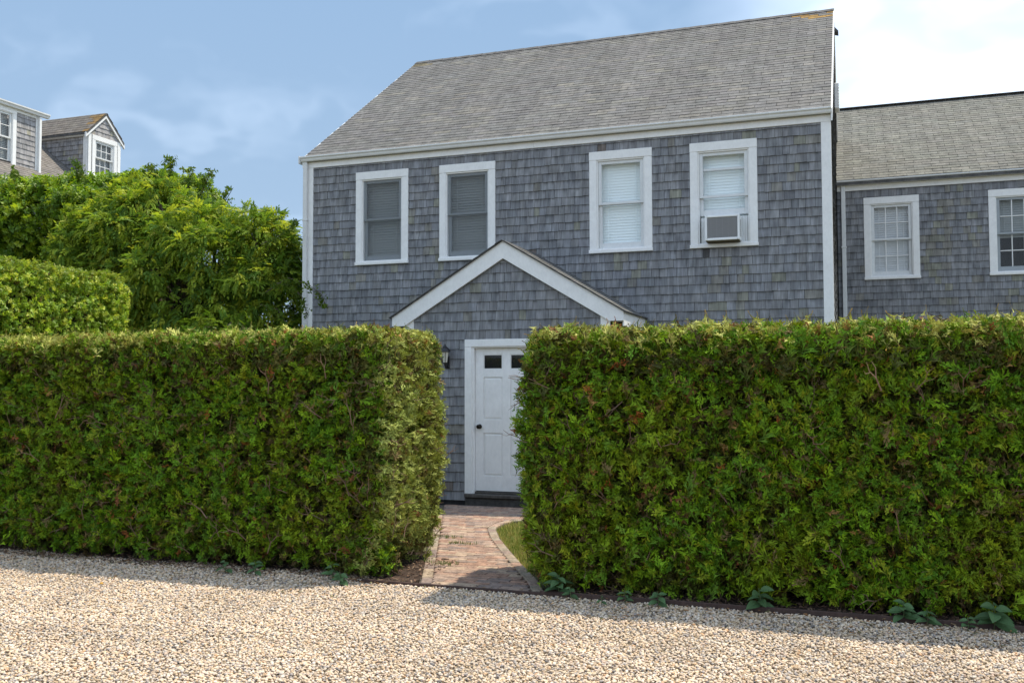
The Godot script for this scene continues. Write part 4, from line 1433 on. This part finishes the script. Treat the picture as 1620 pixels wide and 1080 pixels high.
func right_edge(z: float) -> float:
	for i in PR.size() - 1:
		if z <= PR[i].x and z >= PR[i + 1].x:
			return lerpf(PR[i].y, PR[i + 1].y, (PR[i].x - z) / (PR[i].x - PR[i + 1].x))
	return PR[0].y if z > PR[0].x else PR[PR.size() - 1].y

func left_edge(z: float) -> float:
	return -3.07 - 0.415 * (6.45 - z)

func path() -> void:
	var st := sb()
	var z := 1.40
	while z < 6.43:
		var a := left_edge(z) - 0.12
		var b := right_edge(z) + 0.12
		var a2 := left_edge(z + 0.15) - 0.12
		var b2 := right_edge(min(z + 0.15, 6.44)) + 0.12
		var z2: float = min(z + 0.15, 6.44)
		quad(st, Vector3(a2, -0.014, z2), Vector3(b2, -0.014, z2), Vector3(b, -0.014, z), Vector3(a, -0.014, z))
		z += 0.15
	var p := obj("path", st, M.sand_joint)
	tag(p, "red brick path curving from the drive to the white door", "", "", "structure")
	var meshes := []
	for i in 10:
		st = sb()
		var c: Color = [Color(0.34, 0.215, 0.165), Color(0.30, 0.185, 0.145), Color(0.37, 0.25, 0.195), Color(0.27, 0.19, 0.16), Color(0.33, 0.23, 0.185), Color(0.24, 0.175, 0.155), Color(0.40, 0.285, 0.215), Color(0.35, 0.205, 0.15), Color(0.335, 0.25, 0.185), Color(0.31, 0.245, 0.19)][i]
		box(st, Vector3.ZERO, Vector3(0.198, 0.05, 0.092), 0.006, c)
		meshes.append(st.commit())
	var spots := []
	z = 1.46
	var row := 0
	while z < 6.40:
		var x0 := left_edge(z) + 0.005
		var x1 := right_edge(z) - 0.005
		var x := x0 - (0.1 if row % 2 else 0.0) + r(-0.01, 0.01)
		while x < x1 - 0.03:
			var a: float = max(x, x0)
			var b: float = min(x + 0.203, x1)
			if b - a > 0.035:
				spots.append([Vector3((a + b) * 0.5, 0, z), (b - a - 0.005) / 0.198, r(-0.012, 0.012), false])
			x += 0.203
		z += 0.0975
		row += 1
	# border bricks laid end to end along both edges
	for side in 2:
		z = 6.36
		while z > 2.5:
			var e0 := left_edge(z) - 0.055 if side == 0 else right_edge(z) + 0.055
			var z2 := z - 0.185
			var e1 := left_edge(z2) - 0.055 if side == 0 else right_edge(z2) + 0.055
			var d := Vector3(e1 - e0, 0, z2 - z)
			spots.append([Vector3((e0 + e1) * 0.5, 0.002, (z + z2) * 0.5), d.length() / 0.203, atan2(-d.z, d.x), true])
			z = z2
	var order := []
	for i in spots.size():
		var q: Vector3 = spots[i][0]
		order.append([q.distance_squared_to(CAM) + (200.0 if q.x < left_edge(q.z) + 0.25 and q.z < 5.2 else 0.0), i])
	order.sort_custom(func(a, b): return a[0] < b[0])
	var rest := sb()
	for n in order.size():
		var s = spots[order[n][1]]
		var m: ArrayMesh = meshes[8 + rng.randi() % 2] if s[3] and rng.randf() < 0.7 else meshes[rng.randi() % 8]
		var t := Transform3D(Basis.from_euler(Vector3(r(-0.02, 0.02), s[2], r(-0.012, 0.012))) * Basis().scaled(Vector3(s[1], 1, 1)), s[0] + Vector3(0, -0.0235 + r(-0.003, 0.003), 0))
		if n < 300:
			obj("brick", m, M.brick, p).transform = t
		else:
			rest.append_from(m, 0, t)
	if order.size() > 300:
		obj("brickwork", rest, M.brick, p).set_meta("kind", "stuff")
	# edging strip between drive and beds
	st = sb()
	var x := -3.72
	var prev := Vector3(-3.72, 0.0, 6.45)
	while x < 8.0:
		var nx: float = x + 0.8
		var cur := Vector3(nx, 0.0, 6.452 + r(-0.012, 0.012))
		var hgt := 0.012 if nx < -2.0 else 0.026
		var d := cur - prev
		box(st, (prev + cur) * 0.5 + Vector3(0, hgt - 0.1, 0), Vector3(d.length() + 0.005, 0.2, 0.022), 0.004, Color.WHITE, Basis(Vector3.UP, atan2(-d.z, d.x)))
		prev = cur
		x = nx
	tag(obj("garden_edging", st, M.edging), "dark brown edging strip between the gravel drive and the hedge beds", "edging")
	# grass beside the path
	var blade := sb()
	for k in 5:
		var a := k * 1.3
		var o := Vector3(cos(a), 0, sin(a)) * 0.25
		var tip := o * 2.2 + Vector3(0, r(0.7, 1.1), 0)
		var s := Vector3(-sin(a), 0, cos(a)) * 0.05
		tri(blade, o - s, o + s, (o + tip) * 0.5 + s * 0.8 + Vector3(0, 0.1, 0))
		tri(blade, o - s, (o + tip) * 0.5 + s * 0.8 + Vector3(0, 0.1, 0), tip)
	var xf := []
	var cs := []
	for i in 26000:
		var q := Vector3(r(-3.75, 1.0), -0.04, r(2.3, 5.6))
		if q.x < right_edge(q.z) + 0.13:
			continue
		if q.x > -1.8 and rng.randf() < 0.5:
			continue
		var sc := r(0.025, 0.06)
		xf.append(Transform3D(Basis(Vector3.UP, r(0, TAU)).scaled(Vector3(sc, sc * r(0.7, 1.5), sc)), q))
		cs.append([Color(0.256, 0.32, 0.053), Color(0.384, 0.352, 0.09), Color(0.544, 0.432, 0.15), Color(0.192, 0.272, 0.045)][rng.randi() % 4])
	var go := multi("lawn_grass", blade.commit(), M.grass, xf, cs)
	tag(go, "short yellow-green grass in the corner between path and right hedge", "grass", "", "stuff")
	# tufts growing in the joints
	for q in [[Vector3(-3.62, 0, 4.45), 0.05, "small green grass tuft in a joint midway along the brick path"], [Vector3(-3.95, 0, 4.1), 0.06, "spreading weed tuft at the left hedge's foot, far end of the brick path"], [Vector3(-3.42, 0, 5.55), 0.07, "weed tuft on the brick path's left border"]]:
		var tx := thing("grass_tuft", q[2], "grass tuft", q[0], "tufts in the path joints")
		var a := []
		var b := []
		for i in 26:
			var sc := r(0.03, 0.06)
			a.append(Transform3D(Basis(Vector3.UP, r(0, TAU)).scaled(Vector3(sc, sc * 0.7, sc)), Vector3(r(-1, 1) * q[1] * 3.0, 0, r(-1, 1) * q[1])))
			b.append(Color(0.10, 0.16, 0.03) * r(0.8, 1.3))
		multi("blades", blade.commit(), M.grass, a, b, tx)

# ------------------------------------------------------------------ small things
func broad_leaf(st: SurfaceTool, base: Vector3, d: Vector3, up: Vector3, L: float, W: float, c: Color) -> void:
	var side := d.cross(up).normalized()
	var n := side.cross(d).normalized()
	var prev := [base, base, base]
	var prof := [0.0, 0.62, 0.95, 1.0, 0.82, 0.5, 0.0]
	for k in range(1, 7):
		var t := k / 6.0
		var m := base + d * L * t - n * L * (0.35 * t * t)
		var w: float = W * prof[k]
		var cur := [m + side * w + n * w * 0.3, m, m - side * w + n * w * 0.3]
		qo(st, prev[0], prev[1], cur[1], cur[0], m - n, c)
		qo(st, prev[1], prev[2], cur[2], cur[1], m - n, c * 0.93)
		prev = cur

func weed(label: String, at: Vector3, s: float, n: int) -> void:
	var t := thing("weed_plant", label, "weed", at, "weeds along the hedges' foot")
	var st := sb()
	tube(st, [Vector3(0, -0.02, 0), Vector3(0.03, 0.35, 0.05) * s, Vector3(-0.02, 0.72, 0.10) * s], [0.004, 0.003, 0.002], 5, Color(0.5, 0.8, 0.4))
	obj("stem", st, M.weed_stem, t)
	for i in n:
		var lf := sb()
		var a := i * 2.4 + r(-0.3, 0.3)
		var k := float(i) / n
		var d := Vector3(cos(a), r(-0.15, 0.45), sin(a) * 0.8 + 0.25).normalized()
		var L := s * r(0.42, 0.62) * (1.15 - 0.45 * k)
		var g := r(0.75, 1.25)
		broad_leaf(lf, Vector3(0.02 * s * k, (0.12 + 0.58 * k) * s, 0.09 * s * k), d, Vector3(r(-0.3, 0.3), 0.8, r(0.1, 0.6)).normalized(), L, L * r(0.26, 0.34), Color(0.075, 0.135, 0.055) * g)
		obj("leaf", lf, M.weed, t)

func small_things() -> void:
	# air conditioner in the fourth window
	var at := Vector3(-1.445, 3.69, 0.0)
	var t := thing("air_conditioner", "white air conditioner with a dark grille in the gabled house's rightmost upstairs window", "air conditioner", at)
	var st := sb()
	var w := 0.24
	var hh := 0.355
	var zf := 0.22
	# cabinet shell as five panels round the coil
	box2(st, Vector3(-w, 0, -0.10), Vector3(-w + 0.03, hh, zf), 0.006)
	box2(st, Vector3(w - 0.03, 0, -0.10), Vector3(w, hh, zf), 0.006)
	box2(st, Vector3(-w + 0.031, hh - 0.03, -0.10), Vector3(w - 0.031, hh, zf - 0.001), 0.006)
	box2(st, Vector3(-w + 0.031, 0, -0.10), Vector3(w - 0.031, 0.035, zf - 0.001), 0.006)
	obj("cabinet", st, M.ac_white, t)
	st = sb()
	box2(st, Vector3(-w + 0.0305, 0.0355, -0.08), Vector3(w - 0.0305, hh - 0.0305, zf - 0.03))
	obj("coil", st, M.ac_dark, t)
	st = sb()
	for i in 24:
		box2(st, Vector3(-w + 0.031, 0.045 + i * 0.0115, zf - 0.028), Vector3(w - 0.031, 0.0485 + i * 0.0115, zf - 0.012))
	for i in 5:
		box2(st, Vector3(-w + 0.08 + i * 0.08, 0.04, zf - 0.0295), Vector3(-w + 0.083 + i * 0.08, hh - 0.034, zf - 0.0285))
	obj("grille", st, mat("grille_grey", Color(0.47, 0.47, 0.48), 0.5), t)
	st = sb()
	for i in 9:
		box2(st, Vector3(w + 0.0003, 0.06 + i * 0.027, 0.06), Vector3(w + 0.003, 0.07 + i * 0.027, 0.18))
	obj("side_louvres", st, M.ac_dark, t)
	for s: float in [-1.0, 1.0]:
		st = sb()
		var a := w + 0.001
		var b := 0.338 if s > 0 else 0.33
		var k := 6
		for i in k:
			var x0 := lerpf(a, b, float(i) / k)
			var x1 := lerpf(a, b, float(i + 1) / k)
			box2(st, Vector3(s * x0 + (0.002 if i % 2 else 0.0) * s, 0.0, -0.062), Vector3(s * (x1 - 0.001), hh + 0.015, -0.04 if i % 2 else -0.032), 0.002)
		obj("side_panel", st, M.ac_white, t)
	st = sb()
	box2(st, Vector3(-w + 0.01, -0.012, -0.04), Vector3(w - 0.01, -0.001, zf - 0.03), 0.003)
	obj("drip_tray", st, M.grime, t)
	# wall lantern
	var l := thing("wall_lantern", "black wall lantern with pale glass on the porch wall, left of the white door", "lantern", Vector3(-5.13, 1.90, PZ + 0.016))
	st = sb()
	box2(st, Vector3(-0.035, 0.0, 0), Vector3(0.035, 0.17, 0.018), 0.006)
	obj("back_plate", st, M.black_metal, l)
	st = sb()
	tube(st, [Vector3(0, 0.05, 0.01), Vector3(0, 0.01, 0.05), Vector3(0, 0.03, 0.095), Vector3(0, 0.07, 0.10)], [0.009, 0.009, 0.009, 0.012], 8)
	tube(st, [Vector3(0, 0.14, 0.01), Vector3(0, 0.20, 0.03), Vector3(0, 0.24, 0.045)], [0.006, 0.006, 0.006], 6)
	obj("arm", st, M.black_metal, l)
	st = sb()
	var up := Transform3D(Basis(Vector3.RIGHT, -PI / 2), Vector3(0, 0.0, 0.10))
	lathe(st, [Vector2(0, 0.075), Vector2(0.034, 0.08), Vector2(0.058, 0.225), Vector2(0.0, 0.228)], up, 6)
	obj("lamp_glass", st, M.lamp_glass, l)
	st = sb()
	lathe(st, [Vector2(0.0, 0.229), Vector2(0.082, 0.231), Vector2(0.080, 0.243), Vector2(0.055, 0.28), Vector2(0.022, 0.305), Vector2(0.016, 0.32), Vector2(0.0, 0.345)], up, 12)
	lathe(st, [Vector2(0, 0.06), Vector2(0.02, 0.062), Vector2(0.036, 0.074), Vector2(0.0, 0.0745)], up, 8)
	for k in 6:
		var an := TAU * k / 6
		tube(st, [Vector3(cos(an) * 0.036, 0.076, 0.10 + sin(an) * 0.036), Vector3(cos(an) * 0.061, 0.232, 0.10 + sin(an) * 0.061)], [0.004, 0.004], 4)
	obj("lamp_cage", st, M.black_metal, l)
	# weeds
	weed("broad-leaved weed at the left hedge's foot, near its right end", Vector3(-3.98, 0, 6.50), 0.20, 6)
	weed("small upright weed in the gravel at the left hedge's right corner", Vector3(-3.83, 0, 6.62), 0.14, 7)
	weed("low weed with wide leaves under the left hedge, right of its middle", Vector3(-4.75, 0, 6.50), 0.16, 6)
	weed("weed under the left hedge a little right of the yellow pebble", Vector3(-5.05, 0, 6.52), 0.15, 5)
	var names := ["tallest weed at the right hedge's left end, by the path", "small weed close beside the tallest one by the path", "weed on the edging below the right hedge, left one of a loose pair", "weed on the edging below the right hedge, right one of a loose pair", "tiny weed in the shaded gravel in front of the right hedge, near the path", "lone weed below the middle of the right hedge", "bushy weed leading the clump under the right part of the right hedge", "drooping weed second in the clump under the right part of the right hedge", "short weed in front of the clump at the right edge of the picture", "wide-leaved weed leaning onto the gravel at far right"]
	var spots := [[-1.98, 6.43, 0.23, 10], [-1.86, 6.50, 0.12, 5], [-1.42, 6.52, 0.13, 6], [-1.16, 6.55, 0.15, 7], [-1.58, 6.62, 0.09, 4], [-0.43, 6.42, 0.22, 9], [0.55, 6.45, 0.20, 10], [0.70, 6.53, 0.16, 7], [0.95, 6.56, 0.12, 6], [1.12, 6.47, 0.24, 11]]
	for i in spots.size():
		weed(names[i], Vector3(spots[i][0], 0.0, spots[i][1]), spots[i][2], spots[i][3])
	# mulch chips
	st = sb()
	box(st, Vector3.ZERO, Vector3(1.0, 0.16, 0.35), 0.04)
	var xf := []
	var cs := []
	for i in 9000:
		var x := r(-9.0, -3.27) if rng.randf() < 0.4 else r(-2.12, 3.5)
		var q := Vector3(x, r(-0.004, 0.008), r(5.3, 6.43))
		var sc := r(0.012, 0.04)
		xf.append(Transform3D(Basis.from_euler(Vector3(r(-0.4, 0.4), r(0, TAU), r(-0.4, 0.4))).scaled(Vector3.ONE * sc), q))
		cs.append([Color(0.10, 0.055, 0.035), Color(0.16, 0.09, 0.055), Color(0.07, 0.045, 0.03), Color(0.25, 0.17, 0.11)][rng.randi() % 4])
	var lx := []
	var lc := []
	for i in 2600:
		var u := pow(rng.randf(), 2.2)
		var x := r(-9.0, 3.4)
		if x > -3.5 and x < -2.1 and rng.randf() < 0.8:
			continue
		lx.append(Transform3D(Basis.from_euler(Vector3(r(-0.4, 0.4), r(0, TAU), r(-0.5, 0.5))).scaled(Vector3(1.0, 0.7, 0.55) * r(0.012, 0.038)), Vector3(x, -0.002 + r(0.0, 0.008), 6.36 + u * 0.75)))
		lc.append([Color(0.16, 0.10, 0.05), Color(0.24, 0.16, 0.08), Color(0.10, 0.065, 0.04), Color(0.13, 0.13, 0.05), Color(0.30, 0.15, 0.06)][rng.randi() % 5])
	for i in 90:
		lx.append(Transform3D(Basis.from_euler(Vector3(r(-0.3, 0.3), r(0, TAU), r(-0.3, 0.3))).scaled(Vector3(1.0, 0.6, 0.5) * r(0.012, 0.03)), Vector3(r(-7.0, 1.4), 0.003, r(6.9, 9.8))))
		lc.append([Color(0.12, 0.08, 0.05), Color(0.2, 0.14, 0.08)][rng.randi() % 2])
	tag(multi("leaf_litter", st.commit(), M.chip, lx, lc), "brown hedge clippings and dead leaves scattered on the gravel along the hedges", "leaf litter", "", "stuff")
	tag(multi("mulch_chips", st.commit(), M.chip, xf, cs), "brown bark chips strewn under the hedges", "mulch", "", "stuff")

func gravel() -> void:
	# one lumpy pebble, turned and stretched in every copy
	var g := RandomNumberGenerator.new()
	g.seed = 5
	var sp := SphereMesh.new()
	sp.radial_segments = 7
	sp.rings = 3
	sp.radius = 0.5
	sp.height = 1.0
	var ar := sp.get_mesh_arrays()
	var vs: PackedVector3Array = ar[Mesh.ARRAY_VERTEX]
	var fn := FastNoiseLite.new()
	fn.seed = 3
	fn.frequency = 1.2
	for i in vs.size():
		var p := vs[i]
		vs[i] = p * (1.0 + 0.35 * fn.get_noise_3dv(p * 1.6)) * Vector3(1.0, 0.72, 0.85)
	ar[Mesh.ARRAY_VERTEX] = vs
	var raw := ArrayMesh.new()
	raw.add_surface_from_arrays(Mesh.PRIMITIVE_TRIANGLES, ar)
	var st := sb()
	st.append_from(raw, 0, Transform3D())
	st.generate_normals()
	var mesh := st.commit()
	var pal := [Color(0.63, 0.498, 0.357), Color(0.575, 0.437, 0.289), Color(0.686, 0.576, 0.451), Color(0.519, 0.375, 0.23), Color(0.464, 0.401, 0.34), Color(0.334, 0.288, 0.255), Color(0.176, 0.157, 0.144), Color(0.575, 0.349, 0.187), Color(0.649, 0.48, 0.357), Color(0.408, 0.306, 0.213)]
	var wgt := [20, 17, 15, 11, 13, 7, 3, 2, 10, 7]
	var pick := []
	for i in wgt.size():
		for k in wgt[i]:
			pick.append(i)
	var xf := []
	var cs := []
	var dn := FastNoiseLite.new()
	dn.seed = 15
	dn.frequency = 0.5
	var step := 0.0160
	var z := 6.15
	while z < 10.4:
		# only where the camera's view or a step to its side could reach
		var xa := -10.4 + (z - 6.4) * 1.0
		var xb := 3.6
		var x := xa
		while x < xb:
			var s := r(0.011, 0.026)
			if rng.randf() < 0.03:
				s *= 1.4
			var q := Vector3(x + r(-0.012, 0.012), -0.022 + r(0.0, 0.016) + 0.012 * dn.get_noise_2d(x * 2.0, z * 2.0), z + r(-0.012, 0.012))
			if q.z > 6.47 or (q.x < -3.75 and q.z > 6.2 + 0.12 * dn.get_noise_2d(q.x * 3.0, 50.0)):
				xf.append(Transform3D(Basis.from_euler(Vector3(r(-0.5, 0.5), r(0, TAU), r(-0.5, 0.5))) * Basis().scaled(Vector3(s * r(0.9, 1.4), s * r(0.7, 1.0), s)), q))
				cs.append(pal[pick[rng.randi() % pick.size()]] * r(0.87, 1.10) * (1.0 + 0.22 * dn.get_noise_2d(q.x * 1.6 + 30.0, q.z * 2.6)))
			x += step
		z += step
	tag(multi("gravel", mesh, M.pebble, xf, cs), "loose pale pebbles covering the drive", "gravel", "", "stuff")
	for q in [[Vector3(-5.74, -0.004, 7.27), Color(0.62, 0.34, 0.06), "orange-yellow pebble lying on the gravel near the left hedge's shadow"], [Vector3(-5.32, -0.004, 8.70), Color(0.5, 0.12, 0.10), "reddish pebble on the sunlit gravel at lower left"]]:
		var o := obj("pebble", mesh, mat("pebble_tint", q[1], 0.8))
		o.scale = Vector3.ONE * 0.034
		o.position = q[0]
		tag(o, q[2], "pebble")
